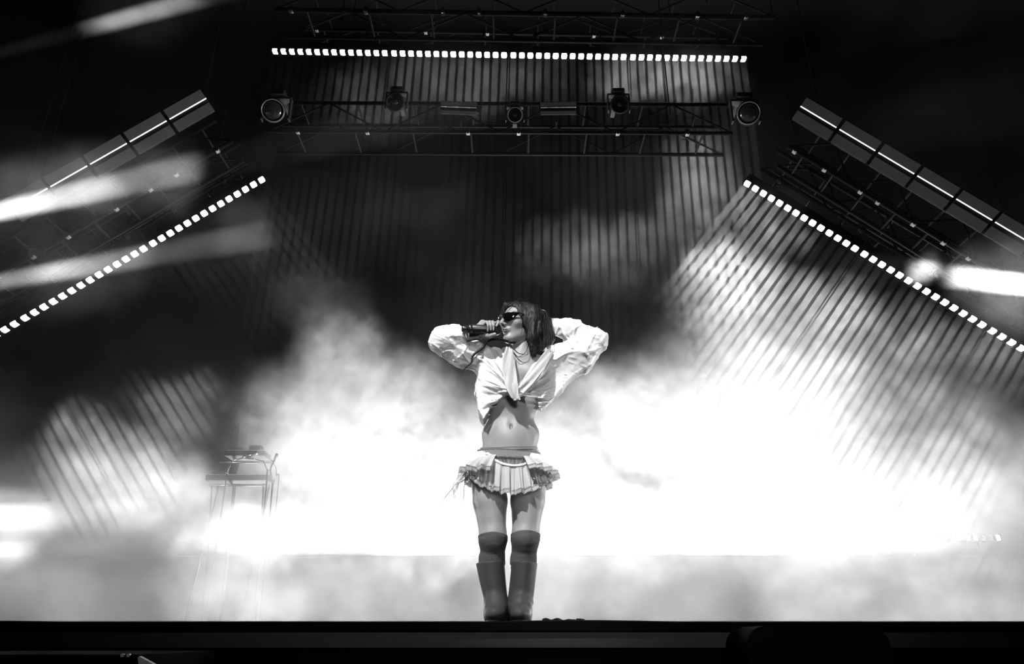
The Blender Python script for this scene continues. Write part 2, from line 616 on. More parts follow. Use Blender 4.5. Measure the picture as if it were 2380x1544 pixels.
truss(at(622, 305, 3.5), at(1702, 310, 3.5), 'dark horizontal truss under the overhead light bars carrying round lamps', clamps=6)
truss(at(690, 68, 4.1), at(1690, 88, 4.1), 'dark horizontal truss just above the overhead light bars', 0.35, clamps=5)
truss(at(640, 22, 2.5), at(1800, 40, 2.5), 'dark truss nearest the top edge of the picture', 0.4, clamps=8)
truss(at(1768, 392, 3.9), at(2440, 800, 3.9), 'dark sloping truss along the right row of light bars', 0.36, clamps=6)
truss(at(1832, 340, 3.0), at(2440, 712, 3.0), 'dark sloping truss between right strobe panels and right light bars', 0.36, clamps=9)
truss(at(592, 378, 3.9), at(-60, 758, 3.9), 'dark sloping truss along the left row of light bars', 0.36, clamps=5)
truss(at(540, 328, 3.0), at(-60, 672, 3.0), 'dark sloping truss between left strobe panels and left light bars', 0.36, clamps=7)


def strobe(c, along, wide, high, label, group, dim=False):
    """a strobe: two grey plates with a thin white tube between them; local x along the tube, -y towards the viewer"""
    along = Vector(along).normalized()
    face = (CAM - Vector(c))
    face = (face - along * face.dot(along)).normalized()
    zx = along.cross(-face).normalized()
    if zx.z < 0:
        along = -along
        zx = along.cross(-face).normalized()
    rot = Matrix((along, -face, zx)).transposed()
    t = empty('strobe_panel', c, label, 'strobe light', group, rot.to_euler())
    b = B()
    box(b, (0, 0.07, 0), (wide * 1.01, 0.12, high * 1.06), 0.01)
    box(b, (0, 0.17, 0), (wide * 0.5, 0.10, high * 0.5), 0.01)
    mesh('housing', b, M['black'], t)
    ph = high * (0.40 if not dim else 0.30)
    for s in (-1, 1):
        b = B()
        box(b, (0, 0, s * (high / 2 - ph / 2)), (wide, 0.02, ph), 0.003)
        mesh('led_plate', b, M['plate'], t)
    for k, (a_, e_) in enumerate(((-0.5, -0.34), (-0.335, 0.0), (0.005, 0.335), (0.34, 0.5))):
        b = B()
        rod(b, (a_ * wide, -0.012, high * 0.085), (e_ * wide, -0.012, high * 0.085), 0.0065, 8)
        mesh('tube', b, M['tube_dim' if dim else 'tube'], t, True)
    b = B()
    for s in (-1, 1):
        box(b, (s * wide * 0.515, 0.10, 0), (0.02, 0.08, high * 0.5), 0.004)
    box(b, (0, 0.26, 0), (wide * 1.05, 0.03, 0.06), 0.004)
    for s in (-1, 1):
        box(b, (s * wide * 0.515, 0.2, 0), (0.02, 0.14, 0.06), 0.004)
    mesh('yoke', b, M['truss'], t)
    return t


def strobe_row(pts, side):
    n_ = len(pts) - 1
    for k, (x0, y0, x1, y1) in enumerate(pts):
        a_, e_ = at(x0, y0, 2.5), at(x1, y1, 2.5)
        where = ('topmost strobe panel in the sloping row on the ' + side if k == 0 else
                 'strobe panel at the frame edge, lowest in the sloping row on the ' + side if k == n_ else
                 ORD[k] + ' strobe panel from the top of the sloping row on the ' + side)
        strobe((a_ + e_) / 2, e_ - a_, (e_ - a_).length, 0.245, 'grey ' + where, 'strobe panels on the ' + side + ' slope')


strobe_row([(1858 + 90.2 * k, 251.5 + 53.8 * k, 1941 + 90.2 * k, 301 + 53.8 * k) for k in range(6)], 'right')
strobe_row([(482 - 92.0 * k, 233 + 52.3 * k, 397 - 92.0 * k, 281.5 + 52.3 * k) for k in range(5)], 'left')
for (x0, y0, x1, y1, lb) in ((1025, 250, 1107, 253, 'dim grey strobe panel under the overhead truss, left of the middle lamp'),
                             (1257, 252.5, 1339, 251.5, 'dim grey strobe panel under the overhead truss, right of the middle lamp')):
    a_, e_ = at(x0, y0, 3.08), at(x1, y1, 3.08)
    sp = strobe((a_ + e_) / 2, e_ - a_, (e_ - a_).length, 0.135, lb, 'strobe panels under the overhead truss', True)
    b = B()
    rod(b, (0, 0.2, 0), sp.rotation_euler.to_matrix().inverted() @ Vector((0, 3.5 - sp.location.y, 0.08)), 0.012, 6)
    mesh('hook', b, M['truss'], sp)


def moving_head(px, py, rpx, Y, label, small=False, dark=False):
    c = at(px, py, Y)
    r = rpx * px_size(py, Y) * 1.0
    face = (CAM - c).normalized()
    t = empty('moving_head', c, label, 'stage lamp', 'moving heads on the overhead truss')
    zq = face.to_track_quat('Z', 'Y').to_matrix().to_4x4()
    b = B()
    lathe(b, [(r * 0.55, -r * 2.3), (r * 0.85, -r * 2.0), (r * 1.02, -r * 1.0), (r * 1.10, -r * 0.2), (r * 1.10, 0.02), (r * 0.93, 0.02), (r * 0.90, -0.02)], 32, zq)
    mesh('head', b, M['black'], t, True)
    b = B()
    rr = r
    prof = [(rr * 0.95, 0.015), (rr * 0.93, 0.03), (rr * 1.0, 0.034), (rr * 1.02, 0.02)]
    lathe(b, prof + [prof[0]], 40, zq)
    for f_ in [f_ for f_ in b.faces if len(f_.verts) > 4]:
        b.faces.remove(f_)
    mesh('lens_ring', b, M['black' if dark else 'ring'], t, True)
    b = B()
    lr = r * (0.34 if small else 0.9)
    lathe(b, [(lr, 0.0), (lr * 0.85, lr * 0.16), (lr * 0.6, lr * 0.28), (lr * 0.3, lr * 0.35), (lr * 0.04, lr * 0.37)], 32, zq)
    mesh('lens', b, M['glass'], t, True)
    b = B()
    for s in (-1, 1):
        box(b, (s * r * 1.25, r * 0.9, r * 0.75), (r * 0.16, r * 0.6, r * 2.3), 0.01)
    box(b, (0, r * 0.9, r * 1.95), (r * 2.66, r * 0.7, r * 0.2), 0.01)
    mesh('yoke', b, M['black'], t)
    b = B()
    box(b, (0, r * 0.9, r * 2.32), (r * 1.5, r * 1.5, r * 0.54), 0.02)
    box(b, (0, (r * 1.9 + 3.5 - c.y) / 2, r * 3.1), (0.05, abs(3.5 - c.y - r * 1.9) + 0.04, 0.05))
    mesh('base', b, M['black'], t)
    return t


moving_head(634, 257, 25.5, 3.0, 'round lamp with bright ring at the left end of the overhead truss')
moving_head(1740, 263, 25.5, 3.0, 'round lamp with bright ring at the right end of the overhead truss')
moving_head(1197, 267, 17, 3.0, 'small dim round lamp in the middle of the overhead truss', True)
moving_head(918, 238, 20, 2.95, 'unlit dark round lamp left of the dim strobe panels', True, True)
moving_head(1441, 242, 20, 2.95, 'unlit dark round lamp right of the dim strobe panels', True, True)

# ------------------------------------------------------------------ distance-field sculpting: one continuous mesh per body or garment
F32 = np.float32
_tab = np.random.default_rng(11).random((32, 32, 32)).astype(F32)


def vnoise(x, y, z):
    """smooth lattice noise in 0..1 (inputs broadcast)"""
    x, y, z = np.broadcast_arrays(x, y, z)
    out = 0
    xi, yi, zi = np.floor(x).astype(np.int32), np.floor(y).astype(np.int32), np.floor(z).astype(np.int32)
    fx, fy, fz = x - xi, y - yi, z - zi
    fx, fy, fz = (t * t * (3 - 2 * t) for t in (fx, fy, fz))
    for a in (0, 1):
        wx = fx if a else 1 - fx
        for b in (0, 1):
            wy = fy if b else 1 - fy
            for c in (0, 1):
                wz = fz if c else 1 - fz
                out = out + wx * wy * wz * _tab[(xi + a) & 31, (yi + b) & 31, (zi + c) & 31]
    return out


def AP(px, py, Y=0.0):
    return np.array(at(px, py, Y), dtype=float)


def smin(a, b, k):
    if k <= 0:
        return np.minimum(a, b)
    h = np.clip(0.5 + 0.5 * (b - a) / k, 0, 1)
    return b + (a - b) * h - k * h * (1 - h)


def d_cone(X, Y, Z, a, b, r1, r2):
    """tapered capsule (linear radius along the axis)"""
    a, b = np.asarray(a, float), np.asarray(b, float)
    ba = b - a
    L2 = float(ba @ ba)
    px_, py_, pz_ = X - F32(a[0]), Y - F32(a[1]), Z - F32(a[2])
    t = np.clip((px_ * F32(ba[0]) + py_ * F32(ba[1]) + pz_ * F32(ba[2])) / F32(L2), 0, 1)
    dx, dy, dz = px_ - t * F32(ba[0]), py_ - t * F32(ba[1]), pz_ - t * F32(ba[2])
    return np.sqrt(dx * dx + dy * dy + dz * dz) - (F32(r1) + t * F32(r2 - r1))


def d_ell(X, Y, Z, c, r, R=None):
    """ellipsoid, R = 3 rows giving its axes"""
    x, y, z = X - F32(c[0]), Y - F32(c[1]), Z - F32(c[2])
    if R is not None:
        R = np.asarray(R, F32)
        x, y, z = (x * R[i][0] + y * R[i][1] + z * R[i][2] for i in range(3))
    k0 = np.sqrt((x / F32(r[0])) ** 2 + (y / F32(r[1])) ** 2 + (z / F32(r[2])) ** 2)
    k1 = np.sqrt((x / F32(r[0] ** 2)) ** 2 + (y / F32(r[1] ** 2)) ** 2 + (z / F32(r[2] ** 2)) ** 2)
    return k0 * (k0 - 1) / np.maximum(k1, F32(1e-6))


class Sculpt:
    def __init__(self, lo, hi, h):
        self.lo, self.h = np.array(lo, float), h
        self.n = np.ceil((np.array(hi, float) - self.lo) / h).astype(int) + 1
        self.f = np.full(self.n, 1.0, F32)

    def block(self, lo, hi):
        i0 = np.clip(np.floor((np.asarray(lo) - self.lo) / self.h).astype(int), 0, self.n)
        i1 = np.clip(np.ceil((np.asarray(hi) - self.lo) / self.h).astype(int) + 1, 0, self.n)
        sl = tuple(slice(a, b) for a, b in zip(i0, i1))
        ax = [(self.lo[k] + self.h * np.arange(i0[k], i1[k])).astype(F32) for k in range(3)]
        return sl, ax[0][:, None, None], ax[1][None, :, None], ax[2][None, None, :]

    def apply(self, fn, lo, hi, k=0.0, op='add'):
        m = k + 3 * self.h
        sl, X, Y, Z = self.block(np.asarray(lo) - m, np.asarray(hi) + m)
        if 0 in self.f[sl].shape:
            return
        d = fn(X, Y, Z).astype(F32)
        if op == 'add':
            self.f[sl] = smin(self.f[sl], d, k)
        else:
            self.f[sl] = -smin(-self.f[sl], d, k)

    def cone(self, a, b, r1, r2, k=0.02, op='add'):
        a, b = np.asarray(a, float), np.asarray(b, float)
        r = max(r1, r2)
        self.apply(lambda X, Y, Z: d_cone(X, Y, Z, a, b, r1, r2), np.minimum(a, b) - r, np.maximum(a, b) + r, k, op)

    def chain(self, pts, rs, k=0.012):
        for i in range(len(pts) - 1):
            self.cone(pts[i], pts[i + 1], rs[i], rs[i + 1], k)

    def ell(self, c, r, R=None, k=0.02, op='add'):
        m = max(r)
        self.apply(lambda X, Y, Z: d_ell(X, Y, Z, c, r, R), np.asarray(c) - m, np.asarray(c) + m, k, op)

    def displace(self, fn, band=0.03):
        """fn(x, y, z) -> offset for the voxels near the surface"""
        idx = np.nonzero(np.abs(self.f) < band)
        P = [self.lo[k] + self.h * idx[k] for k in range(3)]
        self.f[idx] += fn(P[0].astype(F32), P[1].astype(F32), P[2].astype(F32)).astype(F32)

    def mesh(self, smooth=1, flip=False):
        f = self.f
        s = f < 0
        n = f.shape
        cnt = np.zeros(tuple(k - 1 for k in n), np.int8)
        for a in (0, 1):
            for b in (0, 1):
                for c in (0, 1):
                    cnt += s[a:n[0] - 1 + a, b:n[1] - 1 + b, c:n[2] - 1 + c]
        act = np.argwhere((cnt > 0) & (cnt < 8))
        ids = np.full(cnt.shape, -1, np.int32)
        ids[act[:, 0], act[:, 1], act[:, 2]] = np.arange(len(act))
        acc = np.zeros((len(act), 3))
        num = np.zeros(len(act))
        corners = [(a, b, c) for a in (0, 1) for b in (0, 1) for c in (0, 1)]
        vals = {c: f[act[:, 0] + c[0], act[:, 1] + c[1], act[:, 2] + c[2]] for c in corners}
        for c in corners:
            for ax in range(3):
                if c[ax] == 0:
                    e = tuple(1 if k == ax else c[k] for k in range(3))
                    v0, v1 = vals[c], vals[e]
                    m = (v0 < 0) != (v1 < 0)
                    t = v0[m] / (v0[m] - v1[m])
                    p = np.repeat(np.array([c], float), m.sum(), 0)
                    p[:, ax] = t
                    acc[m] += p
                    num[m] += 1
        verts = self.lo + self.h * (act + acc / num[:, None])
        quads = []
        for ax in range(3):
            o1, o2 = [(1, 2), (2, 0), (0, 1)][ax]
            sa = [slice(None)] * 3
            sb = [slice(None)] * 3
            sa[ax], sb[ax] = slice(0, n[ax] - 1), slice(1, n[ax])
            ch = np.argwhere(s[tuple(sa)] != s[tuple(sb)])
            ch = ch[(ch[:, o1] > 0) & (ch[:, o2] > 0) & (ch[:, o1] < n[o1] - 1) & (ch[:, o2] < n[o2] - 1)]
            inside = s[ch[:, 0], ch[:, 1], ch[:, 2]]
            q = []
            for da, db in ((1, 1), (0, 1), (0, 0), (1, 0)):
                c = ch.copy()
                c[:, o1] -= da
                c[:, o2] -= db
                q.append(ids[c[:, 0], c[:, 1], c[:, 2]])
            q = np.stack(q, 1)
            q[~inside] = q[~inside][:, ::-1]
            quads.append(q)
        quads = np.concatenate(quads)
        for _ in range(smooth):
            e = np.concatenate([quads[:, [0, 1]], quads[:, [1, 2]], quads[:, [2, 3]], quads[:, [3, 0]]])
            sm_ = np.zeros_like(verts)
            w = np.zeros(len(verts))
            for k in range(3):
                sm_[:, k] = np.bincount(e[:, 0], verts[e[:, 1], k], len(verts)) + np.bincount(e[:, 1], verts[e[:, 0], k], len(verts))
            w = np.bincount(e[:, 0], minlength=len(verts)) + np.bincount(e[:, 1], minlength=len(verts))
            verts = verts * 0.5 + 0.5 * sm_ / np.maximum(w, 1)[:, None]
        return verts, quads

    def object(self, name, material, parent=None, smooth=1):
        v, q = self.mesh(smooth)
        me = bpy.data.meshes.new(name)
        me.vertices.add(len(v))
        me.vertices.foreach_set('co', v.astype(F32).ravel())
        me.loops.add(len(q) * 4)
        me.loops.foreach_set('vertex_index', q.astype(np.int32).ravel())
        me.polygons.add(len(q))
        me.polygons.foreach_set('loop_start', (np.arange(len(q)) * 4).astype(np.int32))
        me.polygons.foreach_set('use_smooth', np.ones(len(q), bool))
        me.update(calc_edges=True)
        me.validate()
        me.materials.append(material)
        o = bpy.data.objects.new(name, me)
        COL.objects.link(o)
        if parent is not None:
            o.parent = parent
        return o


def poly_sd(x, z, pts):
    """signed distance to a polygon in the x-z plane (negative inside)"""
    x, z = np.broadcast_arrays(x, z)
    d = np.full(x.shape, 1e9, F32)
    inside = np.zeros(x.shape, bool)
    n = len(pts)
    for i in range(n):
        ax, az = pts[i]
        bx, bz = pts[(i + 1) % n]
        ex, ez = bx - ax, bz - az
        wx, wz = x - ax, z - az
        t = np.clip((wx * ex + wz * ez) / (ex * ex + ez * ez), 0, 1)
        d = np.minimum(d, (wx - ex * t) ** 2 + (wz - ez * t) ** 2)
        cond = ((az > z) != (bz > z))
        with np.errstate(divide='ignore', invalid='ignore'):
            cond &= x < (bx - ax) * (z - az) / (bz - az if bz != az else 1e-9) + ax
        inside ^= cond
    d = np.sqrt(d)
    return np.where(inside, -d, d).astype(F32)


def pxpoly(pts, Y=0.0):
    return [(float(at(a, b, Y).x), float(at(a, b, Y).z)) for a, b in pts]


def tube_strip(bm, pts, r, n=6, flat=1.0):
    """a tapering tube through pts (radius r(t))"""
    pts = [Vector(p) for p in pts]
    rows = []
    for i, p in enumerate(pts):
        d = (pts[min(i + 1, len(pts) - 1)] - pts[max(i - 1, 0)]).normalized()
        side = d.cross(Vector((0, 1, 0)))
        if side.length < 1e-4:
            side = Vector((1, 0, 0))
        side.normalize()
        up = side.cross(d)
        rr = r(i / (len(pts) - 1)) if callable(r) else r
        rows.append([bm.verts.new(p + side * math.cos(2 * math.pi * k / n) * rr + up * math.sin(2 * math.pi * k / n) * rr * flat)
                     for k in range(n)])
    for a, b in zip(rows, rows[1:]):
        for k in range(n):
            bm.faces.new((a[k], a[(k + 1) % n], b[(k + 1) % n], b[k]))
    bm.faces.new(rows[0][::-1])
    bm.faces.new(rows[-1])


def spline(pts, n):
    """Catmull-Rom through pts"""
    P = [np.asarray(p, float) for p in pts]
    P = [2 * P[0] - P[1]] + P + [2 * P[-1] - P[-2]]
    out = []
    m = len(P) - 3
    for i in range(n):
        u = i / (n - 1) * m
        k = min(int(u), m - 1)
        t = u - k
        a, b, c, d = P[k:k + 4]
        out.append(0.5 * (2 * b + (c - a) * t + (2 * a - 5 * b + 4 * c - d) * t * t + (3 * b - a - 3 * c + d) * t ** 3))
    return out


def cloth_mat(name, col, trans=0.3, rough=0.8, bump=0.3, bscale=120):
    m = mat(name, col, rough, bump=bump, bscale=bscale, var=0.05, vscale=30)
    nt = m.node_tree
    out = nt.nodes['Material Output']
    b = nt.nodes['Principled BSDF']
    b.inputs['Specular IOR Level'].default_value = 0.15
    t = nt.nodes.new('ShaderNodeBsdfTranslucent')
    t.inputs[0].default_value = (col, col, col, 1)
    mx = nt.nodes.new('ShaderNodeMixShader')
    mx.inputs[0].default_value = trans
    nt.links.new(b.outputs[0], mx.inputs[1])
    nt.links.new(t.outputs[0], mx.inputs[2])
    nt.links.new(mx.outputs[0], out.inputs['Surface'])
    return m


PM = dict(
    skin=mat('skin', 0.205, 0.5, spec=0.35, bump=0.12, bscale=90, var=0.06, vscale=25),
    hair=mat('dark_hair', 0.004, 0.48, spec=0.28, bump=0.8, bscale=260),
    shirt=cloth_mat('white_gauze_cotton', 0.80, 0.30, bump=0.35, bscale=110),
    skirt=cloth_mat('white_satin', 0.78, 0.25, rough=0.45, bump=0.1, bscale=60),
    lace=cloth_mat('white_lace', 0.80, 0.35, bump=0.6, bscale=260),
    lace_band=cloth_mat('shaded_white_lace', 0.42, 0.15, bump=1.0, bscale=300),  # white lace, greyed to put the waistband's shade into its colour
    sock=cloth_mat('dark_sheer_knit', 0.085, 0.2, bump=0.4, bscale=200),
    boot=mat('black_leather', 0.035, 0.62, spec=0.22, bump=0.25, bscale=35),
    lens=mat('dark_lens', 0.004, 0.06, spec=0.9),
    frame=mat('glossy_black_frame', 0.008, 0.2, spec=0.7),
    mic=mat('microphone_body', 0.010, 0.35, spec=0.5),
    grille=mat('microphone_grille', 0.03, 0.5, 0.5, bump=1.0, bscale=420),
    cord=mat('waist_cord', 0.16, 0.6),
)
# the grooves of the hair run downwards
_hn = PM['hair'].node_tree
_mp = _hn.nodes.new('ShaderNodeMapping')
_mp.inputs['Scale'].default_value = (1.0, 1.0, 0.10)
_tcn = [n_ for n_ in _hn.nodes if n_.type == 'TEX_COORD'][0]
_nn = [n_ for n_ in _hn.nodes if n_.type == 'TEX_NOISE'][0]
_hn.links.new(_tcn.outputs['Object'], _mp.inputs['Vector'])
_hn.links.new(_mp.outputs[0], _nn.inputs['Vector'])

def lip_tint_shade(c, axes, radii, colour):  # the lips' own colour, with the mouth's shading mixed into it
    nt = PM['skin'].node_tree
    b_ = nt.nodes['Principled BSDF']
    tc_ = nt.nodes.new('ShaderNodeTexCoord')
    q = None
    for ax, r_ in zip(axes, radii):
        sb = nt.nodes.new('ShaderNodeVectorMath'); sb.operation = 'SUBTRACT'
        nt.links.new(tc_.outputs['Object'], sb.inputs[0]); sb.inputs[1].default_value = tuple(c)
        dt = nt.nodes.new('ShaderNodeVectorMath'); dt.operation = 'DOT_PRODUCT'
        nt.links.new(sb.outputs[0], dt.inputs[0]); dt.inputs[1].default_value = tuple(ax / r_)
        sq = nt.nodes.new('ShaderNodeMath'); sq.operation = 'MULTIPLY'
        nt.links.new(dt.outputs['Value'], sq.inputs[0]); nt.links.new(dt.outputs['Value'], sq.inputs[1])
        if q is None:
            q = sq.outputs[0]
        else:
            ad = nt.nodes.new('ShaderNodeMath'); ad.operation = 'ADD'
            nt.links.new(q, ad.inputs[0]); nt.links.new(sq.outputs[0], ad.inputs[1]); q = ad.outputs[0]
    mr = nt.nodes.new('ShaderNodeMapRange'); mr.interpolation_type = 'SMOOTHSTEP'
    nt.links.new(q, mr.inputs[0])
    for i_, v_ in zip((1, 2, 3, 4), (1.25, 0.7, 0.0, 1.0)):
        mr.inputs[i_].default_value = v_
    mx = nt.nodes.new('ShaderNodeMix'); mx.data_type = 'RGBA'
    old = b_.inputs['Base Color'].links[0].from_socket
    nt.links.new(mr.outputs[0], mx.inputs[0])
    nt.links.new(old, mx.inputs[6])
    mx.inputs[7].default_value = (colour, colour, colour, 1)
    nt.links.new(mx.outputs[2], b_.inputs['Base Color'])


# ---- joints, read off the photograph at the performer's depth
HC = AP(1204, 752, 0.0)                          # centre of the head
fw = np.array([-0.775, -0.63, -0.02]); fw /= np.linalg.norm(fw)
hup = np.array([0.05, -0.02, 1.0]); hup -= fw * (hup @ fw); hup /= np.linalg.norm(hup)
hside = np.cross(hup, fw)                        # towards the camera-side cheek or away
if hside[1] > 0:
    hside = -hside                               # +s = the cheek nearer the camera
HR = np.array([hside, fw, hup])


def H(s, f_, u):
    return HC + hside * s + fw * f_ + hup * u


lip_tint_shade(H(0, 0.090, -0.0622), (hside, fw, hup), (0.023, 0.03, 0.0105), 0.075)
shR, elR, wrR = AP(1140, 838, 0.03), AP(1024, 795, -0.06), AP(1112, 777, -0.085)
shL, elL, wrL = AP(1292, 838, 0.04), AP(1390, 791, 0.03), AP(1288, 754, 0.10)
hipR, knR, anR = AP(1133, 1088, 0.02), AP(1146, 1250, -0.02), AP(1155, 1425, 0.03)
hipL, knL, anL = AP(1232, 1088, 0.02), AP(1221, 1250, -0.02), AP(1208, 1425, 0.03)
MIC_A, MIC_B = AP(1073, 764.5, -0.155), AP(1161.5, 767, -0.105)
mdir = (MIC_B - MIC_A) / np.linalg.norm(MIC_B - MIC_A)


def mic_pt(px, dz=0.0, dy=0.0):
    t = (px - 1073) / (1161.5 - 1073)
    return MIC_A + (MIC_B - MIC_A) * t + np.array([0, dy, dz])


def add_limbs(g, off=0.0):
    for hp, kn, an in ((hipR, knR, anR), (hipL, knL, anL)):
        mid = hp * 0.5 + kn * 0.5
        s = -1 if hp is hipR else 1
        g.chain([hp, mid, kn], [0.087 + off, 0.084 + off, 0.060 + off], 0.010)
        calf = kn * 0.68 + an * 0.32 + np.array([-0.012 if kn is knR else -0.001, 0.02, 0])
        g.chain([kn, calf, an], [0.060 + off, 0.055 + off, 0.036 + off], 0.03)
        g.ell(kn + np.array([0, -0.022, 0.0]), (0.040 + off, 0.036 + off, 0.05 + off), None, 0.03)


body = Sculpt((-0.50, -0.32, -0.005), (0.54, 0.30, 1.72), 0.003)
# trunk
pel, wai, rib, che = AP(1183, 1070, 0.03), AP(1187, 1012, 0.03), AP(1190, 935, 0.03), AP(1200, 868, 0.03)
body.ell(pel, (0.150, 0.105, 0.11), None, 0.03)
body.ell(wai, (0.146, 0.090, 0.11), None, 0.05)
body.ell(wai + np.array([0, -0.015, -0.035]), (0.10, 0.085, 0.085), None, 0.04)
body.ell(rib, (0.142, 0.095, 0.13), None, 0.05)
body.ell(che, (0.145, 0.088, 0.115), None, 0.05)
body.cone(shR + np.array([0.02, 0, 0.0]), shL + np.array([-0.02, 0, 0]), 0.050, 0.050, 0.05)
for s in (-1, 1):
    body.ell(che + np.array([s * 0.064, -0.058, -0.02]), (0.050, 0.046, 0.050), None, 0.03)
body.cone(pel + np.array([-0.05, 0.06, -0.03]), pel + np.array([0.05, 0.06, -0.03]), 0.085, 0.085, 0.04)
add_limbs(body)
for an, toe in ((anR, AP(1152, 1446, -0.16)), (anL, AP(1209, 1446, -0.16))):
    toe[2] = 0.035
    heel = np.array([an[0], an[1] + 0.03, 0.04])
    body.chain([an, heel], [0.036, 0.034], 0.02)
    body.chain([heel, toe], [0.034, 0.026], 0.02)
# belly: shallow mid-line, navel, iliac creases
nav = AP(1188, 991, -0.07)
body.cone(AP(1190, 925, -0.072), AP(1188, 984, -0.070), 0.008, 0.013, 0.020, 'cut')
body.ell(AP(1188, 989, -0.070), (0.0085, 0.024, 0.021), None, 0.004, 'cut')
for sx, px0, px1 in ((-1, 1150, 1135), (1, 1228, 1240)):
    body.cone(AP(px0, 962, -0.066), AP(px1, 1018, -0.052), 0.010, 0.014, 0.022, 'cut')
# neck and head
nb = AP(1216, 838, 0.03)
body.cone(nb, H(-0.008, -0.035, -0.06), 0.058, 0.050, 0.03)
for s in (-0.6, 1.0):
    body.cone(nb + np.array([-0.02 * s, -0.045, 0.0]), H(0.035 * s, -0.03, -0.06), 0.012, 0.014, 0.02)
body.ell(H(0, -0.014, 0.028), (0.073, 0.092, 0.086), HR, 0.02)
body.ell(H(0, 0.030, -0.026), (0.061, 0.058, 0.082), HR, 0.03)
body.cone(H(0.034, 0.010, -0.075), H(0.010, 0.060, -0.100), 0.026, 0.022, 0.02)
body.cone(H(-0.034, 0.010, -0.075), H(-0.010, 0.060, -0.100), 0.026, 0.022, 0.02)
body.ell(H(0, 0.070, -0.099), (0.022, 0.019, 0.018), HR, 0.012)
for s in (-1, 1):
    body.ell(H(s * 0.044, 0.050, -0.022), (0.023, 0.024, 0.021), HR, 0.02)           # cheekbones
    body.ell(H(s * 0.032, 0.093, 0.012), (0.019, 0.014, 0.013), HR, 0.012, 'cut')     # eye sockets
    body.ell(H(s * 0.032, 0.074, 0.010), (0.014, 0.0135, 0.013), HR, 0.004)           # eyes behind the glasses
    body.cone(H(s * 0.010, 0.086, 0.030), H(s * 0.045, 0.072, 0.032), 0.009, 0.008, 0.012)
    body.ell(H(s * 0.0130, 0.097, -0.031), (0.0085, 0.011, 0.008), HR, 0.006)         # nostril wings
    body.ell(H(s * 0.078, -0.012, -0.008), (0.008, 0.018, 0.030), HR, 0.008)          # ears
body.cone(H(0, 0.086, 0.020), H(0, 0.113, -0.022), 0.0085, 0.0100, 0.010)             # nose
body.ell(H(0, 0.113, -0.025), (0.0110, 0.0100, 0.0095), HR, 0.006)
for s in (-1, 1):
    body.ell(H(s * 0.0066, 0.107, -0.0375), (0.0042, 0.006, 0.0045), HR, 0.003, 'cut')
body.ell(H(0, 0.080, -0.056), (0.026, 0.015, 0.018), HR, 0.012)                       # mouth mound
for s in (-1, 1):
    body.cone(H(0.0, 0.0975, -0.0565), H(s * 0.020, 0.083, -0.0600), 0.0055, 0.0035, 0.004)
    body.cone(H(0.0, 0.0955, -0.0680), H(s * 0.018, 0.083, -0.0640), 0.0066, 0.0035, 0.004)
body.cone(H(-0.021, 0.088, -0.0622), H(0.021, 0.088, -0.0622), 0.0022, 0.0022, 0.003, 'cut')
body.cone(H(-0.012, 0.098, -0.0622), H(0.012, 0.098, -0.0622), 0.0022, 0.0022, 0.003, 'cut')
body.ell(H(0, 0.086, -0.081), (0.016, 0.006, 0.006), HR, 0.008, 'cut')
# right arm and the hand round the microphone
body.chain([shR, elR], [0.042, 0.037], 0.03)
body.chain([elR, wrR], [0.040, 0.025], 0.02)
pb = np.array([0, 0.026, 0])
palm0 = AP(1116, 770, -0.098)
kx = [1127, 1134.5, 1142, 1150]                    # little finger ... index, along the handle
tipx = [1136, 1142, 1148.5, 1155]
for i in range(4):
    base = mic_pt(kx[i], 0.040 - 0.003 * abs(i - 2), 0.012)
    body.cone(palm0 + np.array([0.012 * i, 0.004, 0.006 * i]), base, 0.016, 0.0118, 0.010)
    p1 = mic_pt(0.5 * kx[i] + 0.5 * tipx[i], 0.033 - (0.004 if i == 0 else 0), -0.026)
    p2 = mic_pt(tipx[i] - 1, 0.007, -0.0385)
    p3 = mic_pt(tipx[i] - (1 if i else 2), -0.015 - (0.006 if i == 0 else 0.002), -0.034 + (0.004 if i == 0 else 0))
    if i == 3:
        p1 = mic_pt(1158, 0.040, -0.016)
        p2 = mic_pt(1157, 0.020, -0.034)
        p3 = mic_pt(1154, 0.004, -0.0385)
    body.chain([base, p1, p2, p3], [0.0096, 0.0080, 0.0071, 0.0056], 0.0015)
body.cone(wrR, palm0, 0.025, 0.022, 0.02)
body.cone(AP(1109, 764, -0.098), AP(1121, 749.5, -0.105), 0.019, 0.013, 0.012)
body.cone(AP(1121, 750, -0.105), AP(1146, 751.5, -0.098), 0.0125, 0.0115, 0.008)
body.cone(palm0, AP(1140, 772, -0.098), 0.022, 0.018, 0.015)
body.chain([AP(1122, 780, -0.105), AP(1138, 781.5, -0.128), AP(1150, 777.5, -0.145)], [0.017, 0.0125, 0.0095], 0.006)
# left arm, its hand behind the head
body.chain([shL, elL], [0.042, 0.037], 0.03)
body.chain([elL, wrL], [0.040, 0.026], 0.02)
pl0 = AP(1272, 747, 0.115)
body.cone(wrL, pl0, 0.025, 0.024, 0.02)
for i in range(4):
    z0 = 0.026 - 0.017 * i
    b0 = pl0 + np.array([-0.045, 0.012, z0])
    body.cone(pl0 + np.array([0, 0, z0 * 0.4]), b0, 0.017, 0.011, 0.008)
    Lf = [0.062, 0.072, 0.068, 0.052][i]
    m1 = b0 + np.array([-Lf * 0.55, 0.012, 0.002])
    m2 = m1 + np.array([-Lf * 0.45, -0.006, -0.003])
    body.chain([b0, m1, m2], [0.0102, 0.009, 0.0072], 0.002)
body.chain([pl0 + np.array([0.0, -0.01, 0.02]), pl0 + np.array([-0.02, -0.012, 0.05]), pl0 + np.array([-0.05, -0.008, 0.064])], [0.014, 0.011, 0.009], 0.006)
person = body.object('person', PM['skin'], None, 1)
